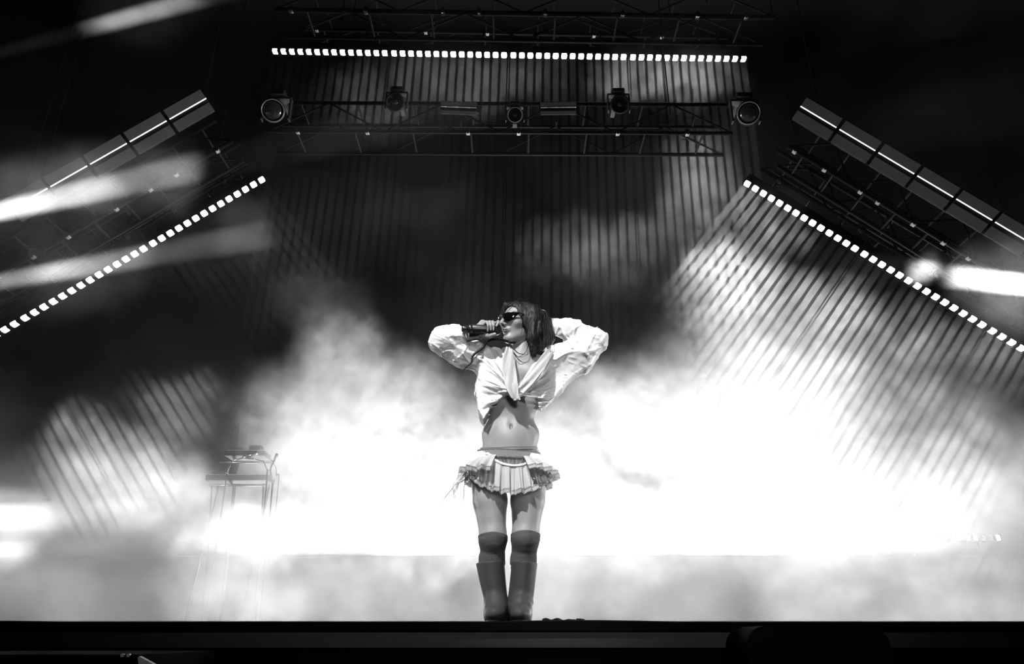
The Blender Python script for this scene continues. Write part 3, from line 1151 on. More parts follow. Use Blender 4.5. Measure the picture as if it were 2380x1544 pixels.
tag(person, 'singing performer in knotted white shirt, frilled mini skirt and tall dark boots', 'person')
body = None

# ---- hair
hair = Sculpt((-0.22, -0.20, 1.22), (0.28, 0.24, 1.74), 0.003)
hair.ell(H(0, -0.024, 0.036), (0.088, 0.100, 0.092), HR, 0.02)
hair.ell(H(0.02, -0.055, 0.0), (0.080, 0.080, 0.10), HR, 0.03)
# long bob hanging on the camera-side and behind the neck
hair.chain([AP(1238, 735, -0.02), AP(1250, 775, 0.0), AP(1250, 815, 0.015)], [0.055, 0.062, 0.045], 0.03)
hair.chain([AP(1262, 745, 0.04), AP(1268, 785, 0.04), AP(1262, 812, 0.04)], [0.050, 0.038, 0.030], 0.03)
hair.chain([AP(1232, 745, -0.055), AP(1238, 785, -0.055), AP(1240, 822, -0.045)], [0.024, 0.030, 0.018], 0.02)
hair.chain([AP(1215, 760, 0.10), AP(1215, 815, 0.10)], [0.08, 0.06], 0.03)
hair.ell(H(0.074, -0.012, -0.005), (0.020, 0.036, 0.055), HR, 0.02)
# the face: keep it clear
hair.ell(H(0, 0.075, -0.035), (0.068, 0.066, 0.090), HR, 0.012, 'cut')
hair.ell(H(0.006, 0.085, 0.040), (0.050, 0.060, 0.048), HR, 0.010, 'cut')
hair.cone(AP(1200, 808, -0.03), AP(1212, 845, -0.02), 0.040, 0.05, 0.012, 'cut')
# far-side lock beside the brow, and the forelock
hair.chain([H(-0.03, 0.06, 0.095), H(-0.055, 0.058, 0.05), H(-0.062, 0.050, 0.0)], [0.016, 0.014, 0.008], 0.012)


def ridged(n, p=3):
    return (1 - np.abs(2 * n - 1)) ** p


def groove(x, y, z):
    wob = 0.010 * (vnoise(x * 12, y * 12, z * 22) - 0.5)
    w = ridged(vnoise((x + wob) * 210, y * 210, z * 13), 1) - 0.5
    w2 = vnoise((x + 2 * wob) * 45 + 3, y * 45, z * 9) - 0.5
    return -0.0042 * w - 0.010 * w2 - 0.014 * (vnoise((x + wob) * 24, y * 24, z * 7 + 5) - 0.5)


hair.displace(groove)
hair_o = hair.object('hair', PM['hair'], person, 0)
hair = None
# loose strands
b = B()


def strand(pts, r0, n=26, r1=0.0006):
    tube_strip(b, spline(pts, n), lambda t: r0 * (1 - t) + r1 * t + 0.35 * r0 * math.sin(3.1 * t), 7)


strand([AP(1206, 792, 0.0), AP(1190, 797, -0.03), AP(1172, 792, -0.06), AP(1150, 789, -0.085), AP(1133, 794, -0.09), AP(1122, 808, -0.095), AP(1108, 819, -0.10), AP(1098, 829, -0.10), AP(1096, 842, -0.10), AP(1085, 852, -0.105), AP(1076, 862, -0.105), AP(1075, 873, -0.105)], 0.0068, 50, 0.0022)
strand([AP(1120, 850, -0.02), AP(1112, 890, -0.03), AP(1108, 905, -0.04), AP(1104, 923, -0.04)], 0.004, 20)
strand([AP(1182, 795, -0.05), AP(1195, 812, -0.075), AP(1207, 822, -0.085), AP(1225, 824, -0.085)], 0.0028, 24)
strand([AP(1180, 790, -0.04), AP(1186, 806, -0.07), AP(1205, 830, -0.085), AP(1232, 822, -0.08)], 0.0014, 24)
strand([AP(1228, 800, -0.06), AP(1222, 818, -0.08), AP(1210, 828, -0.085), AP(1198, 830, -0.085)], 0.0014, 24)
strand([AP(1255, 815, -0.03), AP(1275, 822, -0.03), AP(1290, 822, -0.03), AP(1305, 815, 0.0)], 0.006, 20)
strand([H(0.03, 0.065, 0.10), H(0.020, 0.092, 0.075), H(-0.012, 0.101, 0.050), H(-0.035, 0.094, 0.02)], 0.0030, 20)
strand([H(0.010, 0.07, 0.10), H(-0.005, 0.094, 0.078), H(-0.025, 0.100, 0.055), H(-0.042, 0.090, 0.03)], 0.0012, 20)
strand([H(0.062, 0.03, 0.06), H(0.072, 0.032, 0.02), H(0.070, 0.026, -0.04), H(0.056, 0.026, -0.085)], 0.0020, 24)
for k in range(22):
    a0 = rng.uniform(-0.8, 0.9)
    s0 = rng.uniform(-0.06, 0.075)
    p0 = H(s0 * 0.6, 0.04 - 0.10 * rng.random(), 0.112 + 0.009 * rng.random())
    p1 = p0 + np.array([rng.uniform(-0.05, 0.05), rng.uniform(-0.03, 0.02), -0.015])
    p2 = p1 + np.array([rng.uniform(0.0, 0.05), rng.uniform(-0.02, 0.02), -0.07])
    strand([p0, p1, p2], 0.0007, 10)
for k in range(60):
    x0_ = rng.uniform(1230, 1284)
    y0_ = rng.uniform(-0.07, 0.05)
    strand([AP(x0_ - 6, 735 + rng.uniform(-10, 20), y0_), AP(x0_ + rng.uniform(-3, 4), 780, y0_), AP(x0_ + rng.uniform(-12, 6), 828 + rng.uniform(-10, 8), y0_ - 0.01)], 0.0011, 14)
mesh('loose_strands', b, PM['hair'], hair_o, True)

# ---- sunglasses
b = B()
nl = 18
rows = []
for i in range(nl + 1):                            # one wrap-round lens half
    t = i / nl
    ang = math.radians(-2 + 76 * t)
    s_, f_ = 0.074 * math.sin(ang) + 0.004, 0.034 + 0.074 * math.cos(ang)
    top = 0.026 - 0.002 * t * t - 0.004 * (1 - t) ** 2
    bot = -0.020 + 0.030 * (max(0, 0.24 - t) / 0.24) ** 1.3 + 0.085 * max(0.0, t - 0.40) ** 1.5
    row = []
    for j in range(7):
        u = j / 6
        bul = 0.003 * math.sin(math.pi * u)
        row.append(b.verts.new(H(s_, f_ + bul, top * (1 - u) + bot * u)))
    rows.append(row)
for r0, r1 in zip(rows, rows[1:]):
    for j in range(6):
        b.faces.new((r0[j], r0[j + 1], r1[j + 1], r1[j]))
lens_geo = bmesh.ops.solidify(b, geom=b.faces[:], thickness=0.0025)
glasses = bpy.data.objects.new('sunglasses', bpy.data.meshes.new('sunglasses'))
COL.objects.link(glasses)
glasses.parent = person
gb = B()
top_pts, bot_pts = [], []
for i in range(13):
    t = i / 12
    for sg in (1, -1):
        ang = math.radians(-2 + 78 * t)
        s_, f_ = sg * (0.075 * math.sin(ang) + 0.004), 0.0345 + 0.075 * math.cos(ang)
        if sg == 1:
            top_pts.append(H(s_, f_, 0.026 - 0.002 * t * t - 0.004 * (1 - t) ** 2))
        else:
            bot_pts.append(H(s_, f_, 0.026 - 0.002 * t * t - 0.004 * (1 - t) ** 2))
tube_strip(gb, bot_pts[::-1] + top_pts[1:], 0.0034, 8)
for sg in (1, -1):
    tube_strip(gb, [H(sg * 0.077, 0.052, 0.026), H(sg * 0.0775, 0.02, 0.022), H(sg * 0.078, -0.02, 0.016)], 0.0036, 8)
tube_strip(gb, [H(-0.012, 0.108, 0.006), H(0, 0.113, 0.012), H(0.012, 0.108, 0.006)], 0.003, 8)
for f_ in gb.faces:
    f_.smooth = True
gb.to_mesh(glasses.data)
gb.free()
glasses.data.materials.append(PM['frame'])
lens_o = mesh('lens', b, PM['lens'], glasses, True)
me2 = lens_o.data.copy()
Rm = np.array(HR)
co = np.empty(len(me2.vertices) * 3, F32)
me2.vertices.foreach_get('co', co)
co = co.reshape(-1, 3) - HC
co = co - 2 * np.outer(co @ hside, hside) + HC
me2.vertices.foreach_set('co', co.astype(F32).ravel())
me2.flip_normals()
l2 = bpy.data.objects.new('lens', me2)
COL.objects.link(l2)
l2.parent = glasses

# ---- microphone (held, so a thing of its own)
mq = Vector(mdir).to_track_quat('Z', 'Y').to_matrix().to_4x4()
mic = empty('microphone', MIC_A, 'black handheld wireless microphone held up to the mouth', 'microphone')
Lm = float(np.linalg.norm(MIC_B - MIC_A))
for nm, prof, mm in (
        ('antenna_cap', [(0.012, 0.0), (0.0155, 0.003), (0.0160, 0.034), (0.014, 0.036)], PM['mic']),
        ('handle', [(0.018, 0.032), (0.0235, 0.036), (0.0240, 0.050), (0.0228, 0.052), (0.0228, 0.054), (0.0240, 0.056), (0.0250, Lm * 0.72), (0.0262, Lm * 0.80)], PM['mic']),
        ('grille_ring', [(0.0262, Lm * 0.80), (0.0290, Lm * 0.815), (0.0290, Lm * 0.84), (0.0270, Lm * 0.85)], PM['frame']),
        ('grille', [(0.0262, Lm * 0.85), (0.0282, Lm * 0.89), (0.0280, Lm * 0.94), (0.0235, Lm * 1.0), (0.015, Lm * 1.035), (0.004, Lm * 1.05)], PM['grille'])):
    b = B()
    lathe(b, prof, 28, mq)
    mesh(nm, b, mm, mic, True)

# ---- shirt
sh = Sculpt((-0.50, -0.30, 0.93), (0.54, 0.26, 1.56), 0.0034)
sh.ell(che + np.array([0, -0.012, 0.0]), (0.175, 0.125, 0.125), None, 0.05)
sh.ell(AP(1180, 905, 0.02), (0.158, 0.118, 0.115), None, 0.05)
sh.cone(shR + np.array([0.02, 0, -0.01]), shL + np.array([-0.02, 0, -0.01]), 0.066, 0.066, 0.05)
for s in (-1, 1):
    sh.ell(che + np.array([s * 0.07, -0.082, -0.02]), (0.066, 0.058, 0.066), None, 0.03)
# sleeves
sh.chain([shR, shR * 0.45 + elR * 0.55 + np.array([0, 0, -0.012]), elR + np.array([0.012, 0, 0.0])], [0.076, 0.074, 0.068], 0.03)
sh.chain([elR + np.array([0.012, -0.004, 0.004]), AP(1055, 783, -0.072), AP(1084, 781, -0.080)], [0.068, 0.060, 0.047], 0.02)
sh.chain([shL, shL * 0.45 + elL * 0.55 + np.array([0, 0, -0.02]), elL + np.array([-0.016, 0, -0.006])], [0.080, 0.078, 0.062], 0.03)
sh.chain([elL + np.array([-0.016, 0, -0.004]), AP(1335, 772, 0.06), AP(1292, 760, 0.09)], [0.062, 0.060, 0.046], 0.02)


def drape(pts, y0, th):
    P = pxpoly(pts, y0)

    def fn(X, Y, Z):
        d2 = poly_sd(X, Z, P) + 0 * Y
        w = np.abs(Y - F32(y0)) - F32(th)
        return np.maximum(d2, w) + 0 * (X + Y + Z)
    xs, zs = [p[0] for p in P], [p[1] for p in P]
    sh.apply(fn, (min(xs), y0 - th, min(zs)), (max(xs), y0 + th, max(zs)), 0.05)


drape([(1285, 845), (1340, 835), (1384, 826), (1374, 850), (1330, 882), (1290, 922), (1258, 957), (1245, 950), (1235, 900)], 0.03, 0.040)
drape([(1118, 850), (1150, 850), (1170, 925), (1150, 950), (1124, 982), (1114, 962), (1111, 915)], -0.01, 0.075)
sh.ell(AP(1190, 912, -0.10), (0.055, 0.03, 0.022), None, 0.03)        # the knot

# folds
knot = AP(1203, 920, -0.10)


def along_noise(x, y, z, d, fa, fc, seed):
    """noise stretched along direction d: fa waves per metre along it, fc across it"""
    d = np.asarray(d, float) / np.linalg.norm(d)
    e1 = np.cross(d, (0, 1, 0)); e1 /= np.linalg.norm(e1)
    e2 = np.cross(d, e1)
    c = [x * F32(v[0]) + y * F32(v[1]) + z * F32(v[2]) for v in (d, e1, e2)]
    return vnoise(c[0] * fa + seed, c[1] * fc + seed * 1.7, c[2] * fc + 3)


def folds(x, y, z):
    dx, dz = x - knot[0], z - knot[2]
    th = np.arctan2(dz, dx)
    r = np.sqrt(dx * dx + dz * dz)
    torso = np.clip((0.19 - np.abs(x - 0.03)) / 0.05, 0, 1)
    n1 = vnoise(x * 14, y * 14, z * 14)
    fine = vnoise(x * 60, y * 60, z * 60)
    # pleats running out of the knot over the chest
    rn = vnoise(th * 7.5 + 9, r * 6 + 2, y * 6)
    rn2 = vnoise(th * 17 + 3, r * 8 + 5, y * 9)
    rad = (0.017 * (ridged(rn, 2) - 0.4) + 0.010 * (ridged(rn2, 2) - 0.4)) * np.clip(r / 0.12, 0.2, 1.0)
    # creases of the bent sleeves
    right, left = x < -0.02, x >= -0.02
    fore = (z > 1.315)
    a = along_noise(x, y, z, elR - shR + np.array([0.0, 0, 0.12]), 6, 24, 2.0)
    b_ = along_noise(x, y, z, elL - shL, 5, 26, 5.0)
    c_ = along_noise(x, y, z, (0.5, 0.2, 1.0), 6, 20, 8.0)
    e_ = along_noise(x, y, z, (1.0, 0.0, -0.35), 16, 48, 12.0)
    arm = np.where(left, -0.0075 * (ridged(b_, 5) - 0.2), -0.0070 * (ridged(a, 5) - 0.2)) - 0.0070 * (ridged(c_, 7) - 0.12) - 0.0035 * (ridged(e_, 5) - 0.18)
    return rad * torso + arm * (1 - torso) + (n1 - 0.5) * 0.008 + (fine - 0.5) * 0.0022


sh.displace(folds, 0.05)
# hollow it, cut the neck, the front opening, the hem and the cuffs
shell = sh.f.copy()
front = pxpoly([(1186, 800), (1262, 800), (1268, 818), (1236, 850), (1214, 884), (1203, 893), (1197, 862), (1192, 830)], -0.09)
hem = pxpoly([(1000, 1090), (1109, 1090), (1122, 988), (1134, 972), (1150, 948), (1168, 926), (1180, 920), (1196, 931), (1212, 930), (1222, 921), (1250, 922), (1256, 962), (1262, 1090), (1000, 1090)][1:-1], -0.06)


def neck_cut(X, Y, Z):
    return np.maximum(poly_sd(X, Z, front) + 0 * Y, (Y - F32(0.02)) + 0 * (X + Z)) + 0 * (X + Y + Z)


inner = sh.f + F32(0.014)
sl, X_, Y_, Z_ = sh.block(sh.lo, sh.lo + sh.h * (sh.n - 1))
cut = poly_sd(X_, Z_, front)
cutA = np.maximum(np.broadcast_to(cut, sh.f.shape), np.broadcast_to(Y_ - F32(0.00), sh.f.shape))
cut = poly_sd(X_, Z_, hem)
cutB = np.broadcast_to(cut, sh.f.shape)
throat = np.broadcast_to(d_cone(X_, Y_, Z_, AP(1216, 850, 0.03), AP(1208, 770, 0.0), 0.066, 0.075), sh.f.shape)
cuffR = np.broadcast_to(F32(at(1086, 782, -0.08).x) - X_, sh.f.shape)
cuffR = np.maximum(cuffR, np.broadcast_to(d_cone(X_, Y_, Z_, AP(1090, 781, -0.082), AP(1150, 776, -0.10), 0.055, 0.055), sh.f.shape))
cuffL = np.broadcast_to(d_cone(X_, Y_, Z_, AP(1284, 757, 0.095), AP(1240, 745, 0.12), 0.040, 0.05), sh.f.shape)
res = sh.f
for c_ in (cutA, cutB, throat, cuffR, cuffL):
    res = np.maximum(res, -c_)
res = np.maximum(res, -inner)
sh.f = np.ascontiguousarray(res, F32)
shirt = sh.object('shirt', PM['shirt'], person, 1)
sh = None
# lapel that hangs from the collar to the knot, and the knot's two short tails: sheets with folds


def sheet(name, edge_a, edge_b, n=26, m=9, wav=0.006, freq=3, th=0.004, parent=None, material=None):
    """a cloth strip between two edge curves"""
    A_, B_ = spline(edge_a, n), spline(edge_b, n)
    bb = B()
    rows_ = []
    for i in range(n):
        row_ = []
        for j in range(m):
            t_ = j / (m - 1)
            p_ = A_[i] * (1 - t_) + B_[i] * t_
            p_ = p_ + np.array([0, -wav * math.sin(freq * math.pi * t_ + i * 0.22), 0])
            row_.append(bb.verts.new(p_))
        rows_.append(row_)
    for r0_, r1_ in zip(rows_, rows_[1:]):
        for j in range(m - 1):
            bb.faces.new((r0_[j], r0_[j + 1], r1_[j + 1], r1_[j]))
    bmesh.ops.solidify(bb, geom=bb.faces[:], thickness=th)
    return mesh(name, bb, material, parent, True)


sheet('lapel', [AP(1176, 806, -0.09), AP(1168, 840, -0.125), AP(1172, 885, -0.135), AP(1188, 926, -0.14)],
      [AP(1192, 812, -0.09), AP(1198, 850, -0.13), AP(1203, 890, -0.145), AP(1206, 928, -0.145)], 30, 10, 0.007, 3, 0.004, shirt, PM['shirt'])
sheet('lapel', [AP(1270, 812, -0.05), AP(1245, 845, -0.12), AP(1218, 880, -0.14), AP(1200, 905, -0.135)],
      [AP(1288, 818, -0.05), AP(1268, 850, -0.12), AP(1242, 888, -0.14), AP(1215, 915, -0.138)], 30, 10, 0.006, 3, 0.004, shirt, PM['shirt'])
sheet('knot_tail', [AP(1172, 895, -0.135), AP(1182, 915, -0.145), AP(1194, 931, -0.14)],
      [AP(1196, 890, -0.14), AP(1204, 912, -0.15), AP(1210, 929, -0.142)], 18, 9, 0.006, 3, 0.004, shirt, PM['shirt'])
sheet('knot_tail', [AP(1205, 900, -0.135), AP(1225, 912, -0.13), AP(1252, 921, -0.11)],
      [AP(1200, 914, -0.138), AP(1222, 922, -0.125), AP(1250, 926, -0.105)], 18, 7, 0.004, 2, 0.004, shirt, PM['shirt'])

# ---- skirt
skirt = bpy.data.objects.new('skirt', bpy.data.meshes.new('skirt'))
SC = AP(1183, 1050, 0.025)
zt = lambda py: float(at(1183, py, -0.09).z)
und = Sculpt((-0.24, -0.20, zt(1110)), (0.24, 0.22, zt(1022)), 0.0035)
und.ell(pel, (0.158, 0.113, 0.118), None, 0.03)
und.ell(wai + np.array([0, 0, -0.02]), (0.138, 0.094, 0.10), None, 0.05)
for hp, kn in ((hipR, knR), (hipL, knL)):
    und.cone(hp, hp * 0.7 + kn * 0.3, 0.094, 0.09, 0.03)
und.displace(lambda x, y, z: 0.006 * np.sin(np.arctan2(x - SC[0], -(y - SC[1])) * 34) * np.clip((zt(1058) - z) / 0.03, 0, 1))
sl, X_, Y_, Z_ = und.block(und.lo, und.lo + und.h * (und.n - 1))
tilt = (X_ - F32(SC[0])) * F32(-0.065)
und.f = np.maximum(np.maximum(und.f, (Z_ - F32(zt(1046)) - tilt) + 0 * (X_ + Y_)), F32(zt(1103)) - Z_ + 0 * (X_ + Y_)).astype(F32)
bpy.data.objects.remove(skirt)
skirt = und.object('skirt', PM['skirt'], person, 1)
und = None


def ring_pt(phi, z, flare):
    """point on the hips' outline at angle phi (0 = towards the camera)"""
    return np.array([SC[0] + (0.150 + flare) * math.sin(phi), SC[1] - (0.112 + flare) * math.cos(phi), z + (SC[0] - (SC[0] + 0.15 * math.sin(phi))) * 0.05])


def ruffle(name, phi0, phi1, ztop, zbot, fl0, fl1, pleats, amp, n=220, m=14, material=None, droop=0.0, th=0.0025):
    bb = B()
    rows_ = []
    for i in range(n + 1):
        ph = phi0 + (phi1 - phi0) * i / n
        zt_, zb_ = ztop(ph), zbot(ph)
        row_ = []
        jit = vnoise(np.array(ph * 3.1 + 4), np.array(0.3), np.array(fl1 * 50))
        for j in range(m):
            t_ = j / (m - 1)
            w_ = math.sin(ph * pleats + 4 * float(jit)) + 0.5 * math.sin(ph * pleats * 2.3 + 1.3)
            fl = fl0(ph) + (fl1 - fl0(ph)) * (t_ ** 0.8) + amp * w_ * (0.15 + 0.85 * t_)
            row_.append(bb.verts.new(ring_pt(ph + 0.02 * w_ * t_, zt_ * (1 - t_) + zb_ * t_ + 0.004 * w_ * t_, fl)))
        rows_.append(row_)
    for r0_, r1_ in zip(rows_, rows_[1:]):
        for j in range(m - 1):
            bb.faces.new((r0_[j], r0_[j + 1], r1_[j + 1], r1_[j]))
    bmesh.ops.solidify(bb, geom=bb.faces[:], thickness=th)
    o = mesh(name, bb, material, skirt, True)
    # lace along the hem, scalloped
    lb = B()
    rows_ = []
    for i in range(n * 2 + 1):
        ph = phi0 + (phi1 - phi0) * i / (n * 2)
        zb_ = zbot(ph)
        jit = vnoise(np.array(ph * 3.1 + 4), np.array(0.3), np.array(fl1 * 50))
        w_ = math.sin(ph * pleats + 4 * float(jit)) + 0.5 * math.sin(ph * pleats * 2.3 + 1.3)
        fl = fl1 + amp * w_
        drop = 0.016 + 0.0035 * abs(math.sin(ph * 62))
        pts_ = [(0.004, 0.0035), (-drop * 0.5, 0.0045), (-drop, 0.006)]
        rows_.append([lb.verts.new(ring_pt(ph + 0.02 * w_, zb_ + 0.004 * w_ + dz_, fl + df_)) for dz_, df_ in pts_])
    for r0_, r1_ in zip(rows_, rows_[1:]):
        for j in range(2):
            lb.faces.new((r0_[j], r0_[j + 1], r1_[j + 1], r1_[j]))
    bmesh.ops.solidify(lb, geom=lb.faces[:], thickness=0.002)
    mesh('lace_trim', lb, PM['lace'], skirt, True)
    return o


two = 2 * math.pi
# outer frill over the hips and the back, open in front
ruffle('ruffle', 0.42, two - 0.38, lambda p: zt(1056), lambda p: zt(1088) + 0.008 * math.sin(p * 3), lambda p: 0.006, 0.082, 21, 0.015, 300, 12, PM['skirt'])
# front frill hanging from the U-shaped edge
ztop2 = lambda p: zt(1086) + (zt(1056) - zt(1086)) * min(1, (abs(p - 0.10) / 0.75) ** 2)
zbot2 = lambda p: zt(1144) + (zt(1106) - zt(1144)) * min(1, (abs(p - 0.03) / 1.15) ** 1.7)
ruffle('ruffle', -1.45, 1.42, ztop2, zbot2, lambda p: 0.030 - 0.022 * min(1, abs(p) / 0.75), 0.046, 23, 0.0105, 300, 16, PM['skirt'])
ruffle('ruffle', 1.3, two - 1.3, lambda p: zt(1070), lambda p: zt(1112), lambda p: 0.008, 0.05, 19, 0.012, 200, 10, PM['skirt'])
# rim of the front pouch
b = B()
tube_strip(b, [ring_pt(-0.85 + 1.75 * i / 40, ztop2(-0.85 + 1.75 * i / 40) + 0.002, 0.034 - 0.022 * min(1, abs(-0.85 + 1.75 * i / 40) / 0.75)) for i in range(41)], lambda u: 0.0065 + 0.0012 * math.sin(u * 90), 8, 0.6)
mesh('gathered_rim', b, PM['skirt'], skirt, True)
# lace waistband and the cords tied round the waist above it
b = B()
rows = []
for i in range(161):
    ph = math.pi + two * i / 160
    sag = 0.030 * math.cos(ph)
    rows.append([b.verts.new(ring_pt(ph, zt(1038 + (1060 - 1038) * j / 4) - sag * 0.4 + 0.002 * math.sin(ph * 40) * (j % 2), 0.007 + 0.006 * j / 4 + 0.0025 * math.sin(ph * 70 + j * 2.1))) for j in range(5)])
for r0, r1 in zip(rows, rows[1:]):
    for j in range(4):
        b.faces.new((r0[j], r0[j + 1], r1[j + 1], r1[j]))
bmesh.ops.solidify(b, geom=b.faces[:], thickness=0.003)
mesh('lace_waistband', b, PM['lace_band'], skirt, True)
for k in range(4):
    b = B()
    py0 = 1014 + 3.2 * k
    tube_strip(b, [ring_pt((math.pi + two * i / 80), zt(py0 + 4 + (20 + 2 * k) * (0.5 + 0.5 * math.cos((math.pi + two * i / 80))) - 5 * math.sin((math.pi + two * i / 80))), -0.006 + 0.002 * k + 0.0015 * math.sin(i * 0.5 + k)) for i in range(81)], 0.0026, 6)
    mesh('waist_cord', b, PM['cord'], skirt, True)
# torn gauze ribbons hanging at the hip
for pts_, w0 in (([(1078, 1098), (1062, 1120), (1058, 1140), (1056, 1156)], 0.020), ([(1086, 1095), (1066, 1118), (1040, 1150), (1016, 1180)], 0.003),
                 ([(1082, 1100), (1079, 1130), (1078, 1160), (1081, 1184)], 0.0025), ([(1092, 1096), (1078, 1112), (1066, 1124), (1056, 1128)], 0.022)):
    b = B()
    sp_ = spline([AP(a_, c_, -0.02) for a_, c_ in pts_], 16)
    rows = []
    for i, p_ in enumerate(sp_):
        w_ = w0 * (1 - 0.75 * i / 15)
        rows.append([b.verts.new(p_ + np.array([w_ * q_, 0.01 * math.sin(i * 0.7 + q_ * 2), w_ * 0.3 * q_])) for q_ in (-1, -0.4, 0.3, 1)])
    for r0, r1 in zip(rows, rows[1:]):
        for j in range(3):
            b.faces.new((r0[j], r0[j + 1], r1[j + 1], r1[j]))
    bmesh.ops.solidify(b, geom=b.faces[:], thickness=0.0012)
    mesh('torn_ribbon', b, PM['lace'], skirt, True)

# ---- socks and boots
for (kn, an, s) in ((knR, anR, -1), (knL, anL, 1)):
    zk0, zk1 = zt(1308) - 0.03, zt(1238)
    g = Sculpt((kn[0] - 0.1, -0.14, zk0), (kn[0] + 0.1, 0.14, zk1 + 0.03), 0.003)
    hp = hipR if s < 0 else hipL
    g.chain([hp * 0.5 + kn * 0.5, kn], [0.088, 0.063], 0.03)
    calf = kn * 0.68 + an * 0.32 + np.array([-0.012 if kn is knR else -0.001, 0.02, 0])
    g.chain([kn, calf, an], [0.063, 0.056, 0.040], 0.03)
    g.ell(kn + np.array([0, -0.022, 0.0]), (0.044, 0.040, 0.054), None, 0.03)
    g.displace(lambda x, y, z: 0.0025 * (vnoise(x * 14, y * 14, z * 80) - 0.5))
    sl, X_, Y_, Z_ = g.block(g.lo, g.lo + g.h * (g.n - 1))
    top = zk1 + 0.010 * np.cos((X_ - F32(kn[0])) * 22) - 0.006 + (0.008 if s > 0 else 0)
    g.f = np.maximum(np.maximum(g.f, Z_ - top + 0 * Y_), -(Z_ - F32(zk0 + 0.004)) + 0 * (X_ + Y_)).astype(F32)
    g.object('knee_sock', PM['sock'], person, 1)

for (s, top_px, bot_px, toe_px) in ((-1, (1105, 1173), (1128, 1180), 1150), (1, (1189, 1250), (1179, 1236), 1210)):
    zt_b = float(at(1150, 1306, -0.03).z)
    xt0, xt1 = at(top_px[0], 1306, 0).x, at(top_px[1], 1306, 0).x
    xb0, xb1 = at(bot_px[0], 1425, 0).x, at(bot_px[1], 1425, 0).x
    g = Sculpt((min(xt0, xb0) - 0.03, -0.28, -0.002), (max(xt1, xb1) + 0.03, 0.16, zt_b + 0.03), 0.003)
    z0 = 0.05

    def shaft(X, Y, Z, grow=0.0):
        t = np.clip((Z - F32(z0)) / F32(zt_b - z0), 0, 1.2)
        cx = (xb0 + xb1) / 2 * (1 - t) + (xt0 + xt1) / 2 * t
        a = ((xb1 - xb0) / 2 * (1 - t) + (xt1 - xt0) / 2 * t) + grow
        b_ = 0.062 * (1 - t) + 0.082 * t + grow
        q = np.sqrt(((X - cx) / a) ** 2 + ((Y - F32(0.015)) / b_) ** 2)
        return np.maximum((q - 1) * np.minimum(a, b_), np.maximum(F32(0.0) - Z, -1))

    g.apply(lambda X, Y, Z: shaft(X, Y, Z), g.lo, g.lo + g.h * (g.n - 1), 0.0)
    xc = (xb0 + xb1) / 2
    xt = at(toe_px, 1440, -0.15).x
    g.ell((xt * 0.6 + xc * 0.4, -0.085, 0.040), (0.046, 0.125, 0.036), None, 0.03)
    g.ell((xt, -0.150, 0.030), (0.041, 0.058, 0.026), None, 0.02)
    g.cone((xc, 0.04, 0.05), (xc, -0.04, 0.07), 0.056, 0.05, 0.03)
    g.displace(lambda x, y, z: 0.008 * (vnoise(x * 20, y * 20, z * 9 + 5) - 0.5) * np.clip(1.3 - np.abs(z - 0.09) / 0.12, 0.15, 1)
               + 0.0018 * np.sin(z * 130 + 30 * x + 4 * vnoise(x * 15, y * 15, z * 15)) * np.clip(1 - np.abs(z - 0.085) / 0.04, 0, 1))
    sl, X_, Y_, Z_ = g.block(g.lo, g.lo + g.h * (g.n - 1))
    rim = F32(zt_b) + (X_ - F32(xc)) * F32(0.05 * -s)
    g.f = np.maximum(g.f, Z_ - rim + 0 * Y_)
    cut = np.maximum(shaft(X_, Y_, Z_, -0.006), F32(zt_b - 0.09) - Z_)
    g.f = np.maximum(np.maximum(g.f, -cut), F32(0.007) - Z_ + 0 * (X_ + Y_)).astype(F32)
    bt = g.object('boot', PM['boot'], person, 1)
    b = B()
    lathe(b, [(0.95, 0.0005), (1.0, 0.002), (1.0, 0.007), (0.95, 0.009)], 32)
    for v in b.verts:
        yy = v.co.y
        v.co.x = v.co.x * (0.044 if yy < 0.2 else 0.040) + xc * 0.5 + xt * 0.5
        v.co.y = v.co.y * 0.155 - 0.075
    mesh('sole', b, M['black'], bt)
print('person done')

# ------------------------------------------------------------------ the synthesizer rig half lost in the smoke
RY = 5.9
rx = at(556, 1150, RY).x
PZ = 0.0
tz = at(560, 1128, RY).z
t = empty('keyboard_stand', (rx, RY, PZ), 'dark two-tier keyboard stand rising out of the smoke left of the performer', 'stand')
for s in (-1, 1):
    for nm, a_, e_ in (('leg', (s * 0.33, -0.28, 0.012), (s * 0.33, 0.12, tz - PZ)), ('leg', (s * 0.33, 0.30, 0.012), (s * 0.33, -0.10, tz - PZ)),
                       ('upright', (s * 0.33, 0.12, tz - PZ), (s * 0.33, 0.10, tz - PZ + 0.36))):
        b = B()
        rod(b, a_, e_, 0.011, 10)
        mesh(nm, b, M['gear'], t, True)
for z_, y_ in ((0, -0.10), (0.34, 0.10)):
    b = B()
    rod(b, (-0.36, y_, tz - PZ + z_ - 0.02), (0.36, y_, tz - PZ + z_ - 0.02), 0.015, 10)
    mesh('crossbar', b, M['chrome'], t, True)
